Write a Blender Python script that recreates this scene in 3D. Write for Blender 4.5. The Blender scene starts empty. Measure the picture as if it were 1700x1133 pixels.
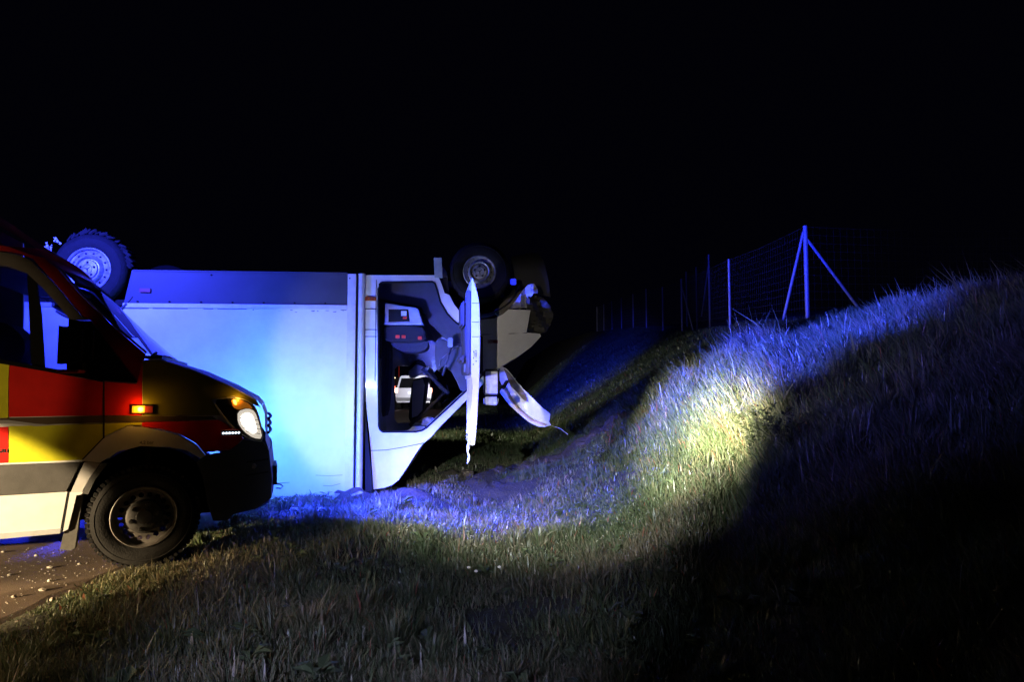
import bpy, bmesh, math, random
import numpy as np
from mathutils import Vector, Matrix
from mathutils.geometry import tessellate_polygon
R = math.radians
random.seed(7)
rng = np.random.default_rng(11)
scene = bpy.context.scene
COL = scene.collection

# ------------------------------------------------------------------ camera, night sky, exposure
cam_d = bpy.data.cameras.new('camera')
cam_d.sensor_width = 36.0
cam_d.lens = 24.0
cam_d.clip_start = 0.05
cam_d.clip_end = 2000
cam = bpy.data.objects.new('camera', cam_d)
COL.objects.link(cam)
cam.location = (0, 0, 1.2)
cam.rotation_euler = (R(90 + 3.74), 0, 0)
scene.camera = cam

world = bpy.data.worlds.new('World')
scene.world = world
world.use_nodes = True
wn = world.node_tree.nodes
wl = world.node_tree.links
bg = wn['Background']
sky = wn.new('ShaderNodeTexSky')
sky.sky_type = 'NISHITA'
sky.sun_disc = False
sky.sun_elevation = R(-6)
sky.sun_rotation = R(200)
tint = wn.new('ShaderNodeMix'); tint.data_type = 'RGBA'; tint.blend_type = 'ADD'
tint.inputs[0].default_value = 1.0
wl.new(sky.outputs[0], tint.inputs[6])
tint.inputs[7].default_value = (0.008, 0.008, 0.026, 1)
wl.new(tint.outputs[2], bg.inputs[0])
bg.inputs[1].default_value = 0.06
scene.view_settings.view_transform = 'Standard'
scene.view_settings.look = 'None'
scene.view_settings.exposure = 0.0
scene.view_settings.gamma = 1.0
scene.view_settings.use_curve_mapping = False
cy = scene.cycles
cy.use_denoising = True
cy.max_bounces = 6
cy.diffuse_bounces = 3
cy.glossy_bounces = 4
cy.transparent_max_bounces = 10
cy.caustics_reflective = False
cy.caustics_refractive = False
cy.sample_clamp_indirect = 4.0

# ------------------------------------------------------------------ the lamps of this night: blue flashers, headlights, car lights behind the camera, added fill spots
def lamp(name, kind, loc, power, color, target=None, angle=60, blend=0.2, square=False, radius=0.05, scale=None):
    d = bpy.data.lights.new(name, kind)
    d.energy = power
    d.color = color
    d.shadow_soft_size = radius
    o = bpy.data.objects.new(name, d)
    COL.objects.link(o)
    o.location = loc
    if target is not None:
        v = Vector(target) - Vector(loc)
        o.rotation_euler = v.to_track_quat('-Z', 'Y').to_euler()
    if kind == 'SPOT':
        d.spot_size = R(angle)
        d.spot_blend = blend
        d.use_square = square
    if scale:
        o.scale = scale
    return o

DEEP = (0.018, 0.034, 1.0)
BLUE = (0.035, 0.050, 1.0)
ICE = (0.08, 0.33, 1.0)
WARM = (1.0, 0.74, 0.42)
HEAD = (1.0, 0.90, 0.58)
# blue flashers on far front wing and in the grille, plus three added fills
lamp('wing_flasher_light', 'SPOT', (-2.86, 6.57, 0.78), 62, ICE, target=(-2.75, 7.5, 1.15), angle=165, blend=0.5, radius=0.08)
lamp('nose_flasher_light', 'SPOT', (-2.10, 6.15, 0.80), 98, ICE, target=(-2.1, 7.5, 1.0), angle=150, blend=0.9, radius=0.08)
lamp('nose_lilac_fill', 'SPOT', (-1.66, 5.95, 0.95), 56, (0.76, 0.70, 1.0), target=(-1.35, 7.5, 1.25), angle=96, blend=0.25, radius=0.06)  # added fill, gives the box wall its lilac tint
lamp('ground_blue_fill', 'SPOT', (-2.02, 6.22, 0.72), 650, DEEP, target=(-1.5, 6.75, 0.0), angle=125, blend=0.8, radius=0.05)  # added fill, turns the ground between the vehicles blue
lamp('cab_blue_fill', 'SPOT', (-1.62, 5.90, 0.92), 600, (0.05, 0.09, 1.0), target=(-0.95, 7.7, 1.55), angle=44, blend=0.9, radius=0.05)  # added fill, tints the cab interior blue
lamp('grille_flasher_light', 'SPOT', (-1.60, 5.72, 0.95), 2500, DEEP, target=(0.4, 7.6, -0.75), angle=95, blend=0.9, radius=0.05)
# beacons on the ambulance roof: glow on the truck and two swept beams
lamp('roof_beacon_light', 'SPOT', (-4.40, 5.40, 3.05), 1900, BLUE, target=(-4.2, 7.4, 2.1), angle=135, blend=1.0, radius=0.10)
lamp('roof_beacon_beam', 'SPOT', (-3.3, 5.3, 3.05), 27000, DEEP, target=(6.3, 17.5, 5.0), angle=26, blend=1.0, radius=0.08)
lamp('roof_beacon_beam', 'SPOT', (-3.3, 5.3, 3.05), 45000, DEEP, target=(2.6, 26, 1.5), angle=18, blend=1.0, radius=0.08)
# low beam of the ambulance
lamp('headlight_low', 'SPOT', (-1.72, 4.86, 0.98), 300, (1.0, 0.95, 0.85), target=(1.35, 6.75, 0.2), angle=75, blend=1.0, radius=0.04)
lamp('headlight_spill', 'SPOT', (-1.70, 4.92, 0.98), 130, (1.0, 0.95, 0.85), target=(1.5, 8.6, 0.2), angle=85, blend=0.9, radius=0.05)
# work lamp of a helper standing left of the photographer
TORCH = (-1.2, -0.3, 1.5)
lamp('work_lamp_core', 'SPOT', TORCH, 40000, HEAD, target=(2.27, 7.2, 0.85), angle=8.5, blend=1.0, radius=0.03)
lamp('work_lamp_halo', 'SPOT', TORCH, 19000, (1.0, 0.95, 0.80), target=(2.02, 7.2, 0.78), angle=14, blend=1.0, radius=0.03)
lamp('work_lamp_spill', 'SPOT', TORCH, 430, (1.0, 0.90, 0.78), target=(0.15, 7.5, 1.85), angle=13, blend=0.9, radius=0.03)
lamp('work_lamp_field', 'SPOT', TORCH, 3300, (0.92, 0.95, 1.0), target=(0.42, 6.9, 0.16), angle=14.5, blend=1.0, square=True, radius=0.03, scale=(2.5, 1, 1))
lamp('foreground_blue_fill', 'SPOT', TORCH, 430, (0.50, 0.53, 1.0), target=(-0.35, 5.0, -0.35), angle=26, blend=1.0, square=True, radius=0.03, scale=(1.6, 1, 1))  # added blue-grey fill, softens the lower edge of the light pool
# headlights of a car, with blue fills added, left of the photographer
PARK = (-7.6, -0.6, 1.05)
lamp('parked_car_low_beam', 'SPOT', PARK, 9500, WARM, target=(-4.02, 4.45, 0.17), angle=20, blend=0.10, square=True, radius=0.03)
lamp('parked_car_side_glow', 'SPOT', PARK, 800, WARM, target=(-4.42, 4.6, 1.18), angle=25, blend=0.10, square=True, radius=0.03)
lamp('parked_car_road_light', 'SPOT', PARK, 800, (1.0, 0.74, 0.40), target=(-1.3, 3.4, -2.2), angle=40, blend=0.6, square=True, radius=0.05)
lamp('parked_car_road_pool', 'SPOT', PARK, 16000, (1.0, 0.70, 0.38), target=(-4.3, 2.45, 0.0), angle=14.5, blend=1.0, radius=0.05)
lamp('slope_blue_fill', 'SPOT', (-6.5, 0.3, 3.2), 130000, (0.030, 0.055, 1.0), target=(4.5, 9.7, 1.5), angle=17, blend=1.0, radius=0.08)  # added blue spot for the upper slope, source made up
lamp('bank_violet_fill', 'SPOT', (-6.5, 0.3, 3.2), 3300, (0.13, 0.12, 1.0), target=(5.2, 6.9, 2.9), angle=38, blend=1.0, radius=0.08)  # added violet wash over the right bank, source made up
# blue light from the lane beyond, slipping under the ambulance
lamp('lane_flasher_beam', 'SPOT', (-3.75, 7.0, 0.42), 900, DEEP, target=(-3.32, 4.78, 0.0), angle=9, blend=0.6, radius=0.03)
lamp('lane_flasher_glow', 'SPOT', (-4.6, 6.8, 0.9), 260, DEEP, target=(-3.2, 5.7, 0.0), angle=100, blend=0.8, radius=0.05)
# unseen fill spots added beyond the truck
lamp('road_beyond_fill', 'SPOT', (-6.9, 13.5, 0.75), 6000, (0.95, 0.92, 1.0), target=(-5.2, 34, 0.5), angle=40, blend=0.6, radius=0.05)  # added to brighten the off-road car and its road
lamp('road_beyond_fill', 'SPOT', (-4.6, 14.5, 0.75), 1100, (1.0, 0.95, 0.75), target=(3.6, 18, 0.6), angle=60, blend=1.0, radius=0.05)  # added to light the far slope

# ------------------------------------------------------------------ materials
MATS = {}
def mat(name, color, rough=0.5, metal=0.0, coat=0.0, var=0.0, vscale=8.0, bump=0.0, bscale=60.0, emit=None, estr=0.0, spec=0.5):
    if name in MATS:
        return MATS[name]
    m = bpy.data.materials.new(name)
    m.use_nodes = True
    nt = m.node_tree
    b = nt.nodes['Principled BSDF']
    b.inputs['Base Color'].default_value = (*color, 1)
    b.inputs['Roughness'].default_value = rough
    b.inputs['Metallic'].default_value = metal
    b.inputs['Coat Weight'].default_value = coat
    b.inputs['Coat Roughness'].default_value = 0.08
    b.inputs['Specular IOR Level'].default_value = spec
    tc = nt.nodes.new('ShaderNodeTexCoord')
    if var > 0:
        n = nt.nodes.new('ShaderNodeTexNoise'); n.inputs['Scale'].default_value = vscale
        n.inputs['Detail'].default_value = 6; n.inputs['Roughness'].default_value = 0.65
        nt.links.new(tc.outputs['Object'], n.inputs['Vector'])
        rmp = nt.nodes.new('ShaderNodeValToRGB')
        rmp.color_ramp.elements[0].position = 0.35; rmp.color_ramp.elements[1].position = 0.65
        c0 = tuple(c * (1 - var) for c in color); c1 = tuple(min(1, c * (1 + var * 0.5)) for c in color)
        rmp.color_ramp.elements[0].color = (*c0, 1); rmp.color_ramp.elements[1].color = (*c1, 1)
        nt.links.new(n.outputs['Fac'], rmp.inputs['Fac'])
        nt.links.new(rmp.outputs['Color'], b.inputs['Base Color'])
        mr = nt.nodes.new('ShaderNodeMapRange')
        mr.inputs['To Min'].default_value = max(0.02, rough - 0.12); mr.inputs['To Max'].default_value = min(1, rough + 0.15)
        nt.links.new(n.outputs['Fac'], mr.inputs['Value']); nt.links.new(mr.outputs[0], b.inputs['Roughness'])
    if bump > 0:
        n2 = nt.nodes.new('ShaderNodeTexNoise'); n2.inputs['Scale'].default_value = bscale; n2.inputs['Detail'].default_value = 4
        nt.links.new(tc.outputs['Object'], n2.inputs['Vector'])
        bp = nt.nodes.new('ShaderNodeBump'); bp.inputs['Strength'].default_value = bump; bp.inputs['Distance'].default_value = 0.01
        nt.links.new(n2.outputs['Fac'], bp.inputs['Height']); nt.links.new(bp.outputs[0], b.inputs['Normal'])
    if emit:
        b.inputs['Emission Color'].default_value = (*emit, 1)
        b.inputs['Emission Strength'].default_value = estr
    MATS[name] = m
    return m

def glass_mat(name, tintc, refl=0.12):
    m = bpy.data.materials.new(name); m.use_nodes = True
    nt = m.node_tree; nt.nodes.clear()
    out = nt.nodes.new('ShaderNodeOutputMaterial')
    tr = nt.nodes.new('ShaderNodeBsdfTransparent'); tr.inputs[0].default_value = (*tintc, 1)
    gl = nt.nodes.new('ShaderNodeBsdfGlossy'); gl.inputs['Roughness'].default_value = 0.04; gl.inputs[0].default_value = (0.9, 0.9, 0.9, 1)
    lw = nt.nodes.new('ShaderNodeLayerWeight'); lw.inputs['Blend'].default_value = refl
    mx = nt.nodes.new('ShaderNodeMixShader')
    nt.links.new(lw.outputs['Fresnel'], mx.inputs[0]); nt.links.new(tr.outputs[0], mx.inputs[1]); nt.links.new(gl.outputs[0], mx.inputs[2])
    nt.links.new(mx.outputs[0], out.inputs[0])
    return m

M_white = mat('white paint', (0.72, 0.71, 0.69), 0.32, coat=0.4, var=0.10, vscale=5)
M_boxwhite = mat('white box laminate', (0.68, 0.68, 0.68), 0.42, var=0.10, vscale=3.2)
M_boxgrey = mat('grey skirt panel', (0.06, 0.06, 0.066), 0.55, spec=0.3, var=0.14, vscale=3.0)
M_alu = mat('aluminium profile', (0.62, 0.62, 0.64), 0.5, metal=0.2, var=0.12, vscale=9)
M_cab = mat('pale cab paint', (0.55, 0.54, 0.53), 0.35, coat=0.3, var=0.14, vscale=6)
M_red = mat('fluorescent red foil', (0.66, 0.010, 0.004), 0.6, var=0.10, vscale=9, spec=0.15)
M_yel = mat('fluorescent yellow foil', (0.62, 0.60, 0.02), 0.6, var=0.10, vscale=9, spec=0.15)
M_olive = mat('dark brown stripe', (0.075, 0.045, 0.02), 0.45)
M_blackpl = mat('black plastic', (0.022, 0.021, 0.021), 0.55, var=0.25, vscale=12, bump=0.25, bscale=220)
M_greypl = mat('charcoal moulding', (0.052, 0.050, 0.048), 0.6, var=0.2, vscale=14, bump=0.2, bscale=240)
M_rubber = mat('tyre rubber', (0.013, 0.0125, 0.012), 0.8, spec=0.2, var=0.3, vscale=18, bump=0.4, bscale=90)
M_flap = mat('dusty rubber', (0.10, 0.095, 0.085), 0.8, var=0.25, vscale=20)
M_steel = mat('dusty steel rim', (0.15, 0.135, 0.12), 0.5, metal=0.35, var=0.25, vscale=25)
M_silver = mat('silver steel rim', (0.34, 0.34, 0.36), 0.42, metal=0.4, var=0.45, vscale=22)
M_hub = mat('dark hub', (0.05, 0.047, 0.043), 0.55, var=0.3, vscale=30)
M_dark = mat('dark lining', (0.010, 0.010, 0.011), 0.8, spec=0.2)
M_jet = mat('jet black frame', (0.004, 0.004, 0.004), 0.6, spec=0.06)
M_trim = mat('dark blue grey trim', (0.060, 0.062, 0.080), 0.6, var=0.2, vscale=14)
M_seat = mat('seat fabric', (0.045, 0.046, 0.065), 0.85, var=0.25, vscale=40, bump=0.3, bscale=200)
M_lightpl = mat('pale grey plastic', (0.42, 0.43, 0.45), 0.5, var=0.12, vscale=12)
M_amberoff = mat('amber lens', (0.45, 0.10, 0.012), 0.25, coat=0.4)
M_redlens = mat('dark red lens', (0.20, 0.02, 0.03), 0.3)
M_buckle = mat('red buckle button', (0.75, 0.05, 0.015), 0.4, emit=(1, 0.08, 0.02), estr=0.05)  # faint glow added to the button, which is no lamp
M_soilm = mat('clod of soil', (0.075, 0.058, 0.042), 0.95, var=0.3, vscale=14, bump=0.8, bscale=30)
M_mirror = mat('pale mirror glass', (0.72, 0.74, 0.80), 0.42, metal=0.45, var=0.25, vscale=30)  # pale base stands in for a bright reflection
M_lampwhite = mat('lit head lamp', (1, 1, 1), 0.3, emit=(1.0, 0.92, 0.80), estr=8)
M_ambon = mat('lit amber bulb', (1, 0.5, 0.1), 0.3, emit=(1.0, 0.50, 0.04), estr=9)
M_amblow = mat('glowing amber lens', (0.8, 0.3, 0.03), 0.3, emit=(1.0, 0.30, 0.02), estr=0.28)
M_led = mat('lit diode', (1, 1, 1), 0.3, emit=(0.75, 0.86, 1.0), estr=2.5)
M_ledblue = mat('lit blue flasher', (0.1, 0.2, 1), 0.3, emit=(0.08, 0.25, 1.0), estr=6)
M_tail = mat('lit tail lamp', (1, 0.1, 0.05), 0.3, emit=(1.0, 0.16, 0.07), estr=7)
M_tailhot = mat('bright lit tail lamp', (1, 0.3, 0.2), 0.3, emit=(1.0, 0.42, 0.30), estr=6)
M_marker = mat('lit marker lamp', (1, 0.8, 0.5), 0.3, emit=(1.0, 0.72, 0.45), estr=5)
M_markw = mat('lit white panel', (1, 1, 1), 0.3, emit=(0.9, 0.9, 1.0), estr=1.2)
M_mast = mat('red lit mast steel', (0.35, 0.05, 0.04), 0.5, emit=(1.0, 0.05, 0.02), estr=0.12)  # red light on the pole put in as colour and glow
M_silvercar = mat('silver car paint', (0.55, 0.56, 0.60), 0.3, metal=0.3, coat=0.5)
M_galv = mat('galvanised steel', (0.50, 0.50, 0.52), 0.5, metal=0.35, var=0.2, vscale=12)
M_wire = mat('fence wire', (0.10, 0.10, 0.105), 0.55, metal=0.3)
M_bark = mat('plant stem', (0.07, 0.075, 0.04), 0.8)
M_ink = mat('black lettering', (0.015, 0.015, 0.015), 0.5)
M_lens = glass_mat('clear lens', (0.93, 0.93, 0.93), 0.25)
M_glass = glass_mat('tinted glass', (0.62, 0.66, 0.70), 0.10)
M_wglass = glass_mat('windscreen glass', (0.55, 0.58, 0.62), 0.10)

# ------------------------------------------------------------------ mesh helpers
def link_mesh(name, me, material, parent=None, smooth=True, angle=35):
    o = bpy.data.objects.new(name, me)
    COL.objects.link(o)
    if material and not me.materials:
        me.materials.append(material)
    if parent is not None:
        o.parent = parent
    if smooth:
        me.shade_smooth()
        me.set_sharp_from_angle(angle=R(angle))
    return o

def obj(name, bm, material, parent=None, smooth=True, bevel=0.0, angle=35):
    bmesh.ops.recalc_face_normals(bm, faces=bm.faces)
    if bevel > 0:
        es = [e for e in bm.edges if len(e.link_faces) == 2 and e.calc_face_angle(0) > R(40)]
        bmesh.ops.bevel(bm, geom=es, offset=bevel, segments=2, affect='EDGES', clamp_overlap=True)
    me = bpy.data.meshes.new(name)
    bm.to_mesh(me)
    bm.free()
    return link_mesh(name, me, material, parent, smooth, angle)

def empty(name, loc=(0, 0, 0), rz=0.0):
    o = bpy.data.objects.new(name, None)
    COL.objects.link(o)
    o.location = loc
    o.rotation_euler = (0, 0, rz)
    o.empty_display_size = 0.1
    return o

def tag(o, label=None, cat=None, group=None, kind=None):
    if label: o['label'] = label
    if cat: o['category'] = cat
    if group: o['group'] = group
    if kind: o['kind'] = kind
    return o

def box(bm, x0, x1, y0, y1, z0, z1, M=None):
    vs = [bm.verts.new(v) for v in ((x0,y0,z0),(x1,y0,z0),(x1,y1,z0),(x0,y1,z0),(x0,y0,z1),(x1,y0,z1),(x1,y1,z1),(x0,y1,z1))]
    for f in ((0,3,2,1),(4,5,6,7),(0,1,5,4),(1,2,6,5),(2,3,7,6),(3,0,4,7)):
        bm.faces.new([vs[i] for i in f])
    if M is not None:
        for v in vs: v.co = M @ v.co
    return bm

def boxbm(*a, M=None):
    return box(bmesh.new(), *a, M=M)

def tube(bm, pts, rad, seg=8, cap=True):
    pts = [Vector(p) for p in pts]
    rads = rad if isinstance(rad, (list, tuple)) else [rad] * len(pts)
    rings = []
    for i, p in enumerate(pts):
        t = (pts[min(i + 1, len(pts) - 1)] - pts[max(i - 1, 0)]).normalized()
        a = Vector((0, 0, 1)) if abs(t.z) < 0.9 else Vector((1, 0, 0))
        n = t.cross(a).normalized(); b = t.cross(n)
        rings.append([bm.verts.new(p + (n * math.cos(k * 2 * math.pi / seg) + b * math.sin(k * 2 * math.pi / seg)) * rads[i]) for k in range(seg)])
    for r0, r1 in zip(rings, rings[1:]):
        for k in range(seg):
            bm.faces.new((r0[k], r0[(k + 1) % seg], r1[(k + 1) % seg], r1[k]))
    if cap:
        bm.faces.new(rings[0][::-1]); bm.faces.new(rings[-1])
    return bm

def lathe(bm, prof, seg=48, cx=0.0, cy=0.0, cz=0.0, closed=False):
    """prof: (radius, y) pairs turned about the y axis"""
    rings = []
    for r, y in prof:
        rings.append([bm.verts.new((cx + r * math.cos(a), cy + y, cz + r * math.sin(a))) for a in (k * 2 * math.pi / seg for k in range(seg))])
    n = len(rings)
    for i in range(n if closed else n - 1):
        r0, r1 = rings[i], rings[(i + 1) % n]
        for k in range(seg):
            bm.faces.new((r0[k], r0[(k + 1) % seg], r1[(k + 1) % seg], r1[k]))
    return bm

def drape(poly, fn, off=0.0, thick=0.01, step=0.06, holes=()):
    """flat outline in (x, z) cut to a grid, laid on the surface y = fn(x, z), given thickness"""
    loops = [[Vector((x, z, 0)) for x, z in l] for l in [poly, *holes]]
    flat = [v for l in loops for v in l]
    bm = bmesh.new()
    vs = [bm.verts.new((v.x, 0, v.y)) for v in flat]
    for t in tessellate_polygon(loops):
        try: bm.faces.new([vs[i] for i in t])
        except ValueError: pass
    xs = [v.x for v in flat]; zs = [v.y for v in flat]
    if step:
        for lo, hi, no in ((min(xs), max(xs), (1, 0, 0)), (min(zs), max(zs), (0, 0, 1))):
            n = int((hi - lo) / step)
            for k in range(1, n + 1):
                c = lo + (hi - lo) * k / (n + 1)
                co = (c, 0, 0) if no[0] else (0, 0, c)
                bmesh.ops.bisect_plane(bm, geom=bm.verts[:] + bm.edges[:] + bm.faces[:], plane_co=co, plane_no=no)
    for v in bm.verts:
        v.co.y = fn(v.co.x, v.co.z) + off
    bmesh.ops.recalc_face_normals(bm, faces=bm.faces)
    if thick:
        r = bmesh.ops.extrude_face_region(bm, geom=bm.faces[:])
        for e in r['geom']:
            if isinstance(e, bmesh.types.BMVert):
                e.co.y += thick
    bmesh.ops.remove_doubles(bm, verts=bm.verts, dist=1e-5)
    return bm

def circle(cx, cz, r, n=24, a0=0.0, a1=2 * math.pi):
    full = abs(a1 - a0 - 2 * math.pi) < 1e-6
    m = n if full else n - 1
    return [(cx + r * math.cos(a0 + (a1 - a0) * k / m), cz + r * math.sin(a0 + (a1 - a0) * k / m)) for k in range(n)]

def smooth_poly(pts, it=1):
    for _ in range(it):
        q = []
        for i in range(len(pts)):
            a, b = pts[i], pts[(i + 1) % len(pts)]
            q += [(a[0]*.78 + b[0]*.22, a[1]*.78 + b[1]*.22), (a[0]*.22 + b[0]*.78, a[1]*.22 + b[1]*.78)]
        pts = q
    return pts

def sstep(a, b, x):
    t = np.clip((x - a) / (b - a), 0, 1)
    return t * t * (3 - 2 * t)

_perm = rng.random((256, 256))
def vnoise(x, y):
    xi = np.floor(x).astype(int); yi = np.floor(y).astype(int)
    fx = x - xi; fy = y - yi
    fx = fx * fx * (3 - 2 * fx); fy = fy * fy * (3 - 2 * fy)
    g = lambda i, j: _perm[i & 255, j & 255]
    return (g(xi, yi) * (1 - fx) + g(xi + 1, yi) * fx) * (1 - fy) + (g(xi, yi + 1) * (1 - fx) + g(xi + 1, yi + 1) * fx) * fy
def fbm(x, y, o=4):
    s = 0; a = 0.5
    for k in range(o):
        s = s + a * vnoise(x * 2 ** k + 17.3 * k, y * 2 ** k + 9.1 * k); a *= 0.5
    return s

# ------------------------------------------------------------------ terrain: verge, ditch, embankment
def road_edge(Y):
    return -2.55 + 0.10 * (vnoise(Y * 1.3, Y * 0 + 3.3) - 0.5) + 0.06 * (vnoise(Y * 5.0, Y * 0 + 8.1) - 0.5)

def height(X, Y):
    X = np.asarray(X, float); Y = np.asarray(Y, float)
    zc = np.interp(Y, [-20, 8, 15, 20, 27, 34, 56, 100, 300], [2.25, 2.36, 2.62, 2.9, 3.2, 4.0, 5.6, 7.5, 12])
    xt = np.interp(Y, [0, 9, 14, 40], [0.75, 0.75, 0.55, 0.2])
    t = np.clip((X - xt) / (6.3 - xt), 0, 1)
    t = t + 0.06 * np.sin(t * math.pi) * 1.0
    h = zc * t
    h = h + 0.42 * np.exp(-((X - 2.5) / 1.35) ** 2) * sstep(5.2, 8.8, Y) * (1 - sstep(9.6, 15.0, Y))
    h = h + 0.05 * np.exp(-((X - 0.55) / 0.5) ** 2) * sstep(6.5, 8.5, Y) * (1 - sstep(9.5, 11.5, Y))
    h = h - 0.07 * np.exp(-((X + 0.15) / 0.65) ** 2) * sstep(2.5, 4.5, Y) - 0.05 * np.exp(-((X + 0.15) / 0.65) ** 2)
    # trodden groove up the slope
    gl = np.interp(Y, [2, 3.9, 4.8, 6.2, 8.2], [0.1, 1.0, 1.44, 2.0, 2.75])
    h = h - 0.26 * np.exp(-((X - gl - 0.12) / 0.17) ** 2) * sstep(2.6, 3.6, Y) * (1 - sstep(7.0, 8.2, Y))
    h = h + np.clip(X - 6.9, 0, 30) * 0.10 * sstep(17, 26, Y)
    rough = sstep(-2.6, -1.4, X)
    near = 1 - sstep(12, 30, Y)
    h = h + rough * ((fbm(X * 0.9, Y * 0.9) - 0.47) * (0.24 + 0.12 * sstep(0.8, 2.0, X)) * (0.4 + 0.6 * near) + (fbm(X * 3.2 + 5, Y * 3.2) - 0.47) * (0.10 + 0.12 * sstep(0.8, 2.0, X)) * near)
    e = sstep(-2.75, -2.45, X)
    return h * sstep(-2.7, -1.7, X) * e - 0.035 * (1 - e) + 0.012 * e

def soil_mask(X, Y):
    X = np.asarray(X, float); Y = np.asarray(Y, float)
    yp = np.interp(X, [-0.9, -0.5, 0.46, 1.2, 1.6, 1.9], [9.2, 9.5, 10.2, 9.8, 9.1, 8.6])
    m = 1.2 * np.exp(-((Y - yp) / 0.34) ** 2) * sstep(-1.1, -0.6, X) * (1 - sstep(1.5, 1.9, X))
    m = m + 0.9 * np.exp(-((Y - 7.32) / 0.22) ** 2) * sstep(-2.3, -1.7, X) * (1 - sstep(-1.0, -0.4, X))
    m = m + 0.8 * np.exp(-((X + 0.3) / 0.5) ** 2 - ((Y - 8.6) / 0.6) ** 2)
    return np.clip(m * (0.55 + 0.9 * fbm(X * 3, Y * 3)), 0, 1)

gx = np.unique(np.concatenate([np.linspace(-70, -14, 12), np.linspace(-14, -3.2, 12), np.arange(-3.2, 5.0, 0.075), np.arange(5.0, 9.0, 0.2), np.linspace(9, 30, 14), np.linspace(30, 90, 8)]))
gy = np.unique(np.concatenate([np.linspace(-40, 0, 10), np.linspace(0, 2, 10), np.arange(2, 12, 0.085), np.arange(12, 22, 0.25), np.linspace(22, 60, 40), np.linspace(60, 400, 24)]))
GX, GY = np.meshgrid(gx, gy)
GZ = height(GX, GY) + soil_mask(GX, GY) * (0.04 + (fbm(GX * 6, GY * 6, 3) - 0.35) * 0.34)
nv = GX.size
me = bpy.data.meshes.new('ground')
me.vertices.add(nv)
me.vertices.foreach_set('co', np.stack([GX, GY, GZ], -1).astype(np.float32).ravel())
ny, nx = GX.shape
idx = np.arange(nv).reshape(ny, nx)
quads = np.stack([idx[:-1, :-1], idx[:-1, 1:], idx[1:, 1:], idx[1:, :-1]], -1).reshape(-1, 4)
me.loops.add(quads.size); me.polygons.add(len(quads))
me.loops.foreach_set('vertex_index', quads.ravel().astype(np.int32))
me.polygons.foreach_set('loop_start', (np.arange(len(quads)) * 4).astype(np.int32))
me.update()
at = me.attributes.new('soil', 'FLOAT', 'POINT')
at.data.foreach_set('value', soil_mask(GX, GY).astype(np.float32).ravel())
m_ground = bpy.data.materials.new('earth and thatch'); m_ground.use_nodes = True
nt = m_ground.node_tree; b = nt.nodes['Principled BSDF']; b.inputs['Roughness'].default_value = 0.95
n = nt.nodes.new('ShaderNodeTexNoise'); n.inputs['Scale'].default_value = 6; n.inputs['Detail'].default_value = 8
tc = nt.nodes.new('ShaderNodeTexCoord'); nt.links.new(tc.outputs['Object'], n.inputs['Vector'])
rp = nt.nodes.new('ShaderNodeValToRGB'); rp.color_ramp.elements[0].position = 0.35; rp.color_ramp.elements[1].position = 0.7
rp.color_ramp.elements[0].color = (0.022, 0.024, 0.010, 1); rp.color_ramp.elements[1].color = (0.055, 0.052, 0.026, 1)
nt.links.new(n.outputs['Fac'], rp.inputs['Fac'])
aa = nt.nodes.new('ShaderNodeAttribute'); aa.attribute_name = 'soil'
mx = nt.nodes.new('ShaderNodeMix'); mx.data_type = 'RGBA'
nt.links.new(aa.outputs['Fac'], mx.inputs[0]); nt.links.new(rp.outputs[0], mx.inputs[6]); mx.inputs[7].default_value = (0.085, 0.066, 0.048, 1)
nt.links.new(mx.outputs[2], b.inputs['Base Color'])
bp = nt.nodes.new('ShaderNodeBump'); bp.inputs['Strength'].default_value = 0.7; bp.inputs['Distance'].default_value = 0.03
n2 = nt.nodes.new('ShaderNodeTexNoise'); n2.inputs['Scale'].default_value = 35; n2.inputs['Detail'].default_value = 6
nt.links.new(tc.outputs['Object'], n2.inputs['Vector']); nt.links.new(n2.outputs['Fac'], bp.inputs['Height']); nt.links.new(bp.outputs[0], b.inputs['Normal'])
ground = link_mesh('ground', me, m_ground, angle=80)
tag(ground, 'grassy verge, ditch and roadside embankment', kind='structure')

# ------------------------------------------------------------------ road
bm = bmesh.new()
ys = list(np.concatenate([np.arange(-12, 14, 0.08), np.linspace(14, 300, 60)]))
last = None
for y in ys:
    e = float(road_edge(np.array(y)))
    row = [bm.verts.new((-16, y, 0)), bm.verts.new((-6, y, 0)), bm.verts.new((e - 0.06, y, 0)), bm.verts.new((e, y, -0.010))]
    if last:
        for k in range(3):
            bm.faces.new((last[k], last[k + 1], row[k + 1], row[k]))
    last = row
m_road = bpy.data.materials.new('worn asphalt'); m_road.use_nodes = True
nt = m_road.node_tree; b = nt.nodes['Principled BSDF']; b.inputs['Roughness'].default_value = 0.8
tc = nt.nodes.new('ShaderNodeTexCoord')
n = nt.nodes.new('ShaderNodeTexNoise'); n.inputs['Scale'].default_value = 160; n.inputs['Detail'].default_value = 3
n3 = nt.nodes.new('ShaderNodeTexNoise'); n3.inputs['Scale'].default_value = 1.7; n3.inputs['Detail'].default_value = 6
for q in (n, n3): nt.links.new(tc.outputs['Object'], q.inputs['Vector'])
rp = nt.nodes.new('ShaderNodeValToRGB'); rp.color_ramp.elements[0].position = 0.3; rp.color_ramp.elements[1].position = 0.75
rp.color_ramp.elements[0].color = (0.045, 0.034, 0.024, 1); rp.color_ramp.elements[1].color = (0.21, 0.155, 0.105, 1)
nt.links.new(n.outputs['Fac'], rp.inputs['Fac'])
rp2 = nt.nodes.new('ShaderNodeValToRGB'); rp2.color_ramp.elements[0].position = 0.35; rp2.color_ramp.elements[1].position = 0.7
rp2.color_ramp.elements[0].color = (0.65, 0.6, 0.55, 1); rp2.color_ramp.elements[1].color = (1.1, 1.0, 0.9, 1)
nt.links.new(n3.outputs['Fac'], rp2.inputs['Fac'])
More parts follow.
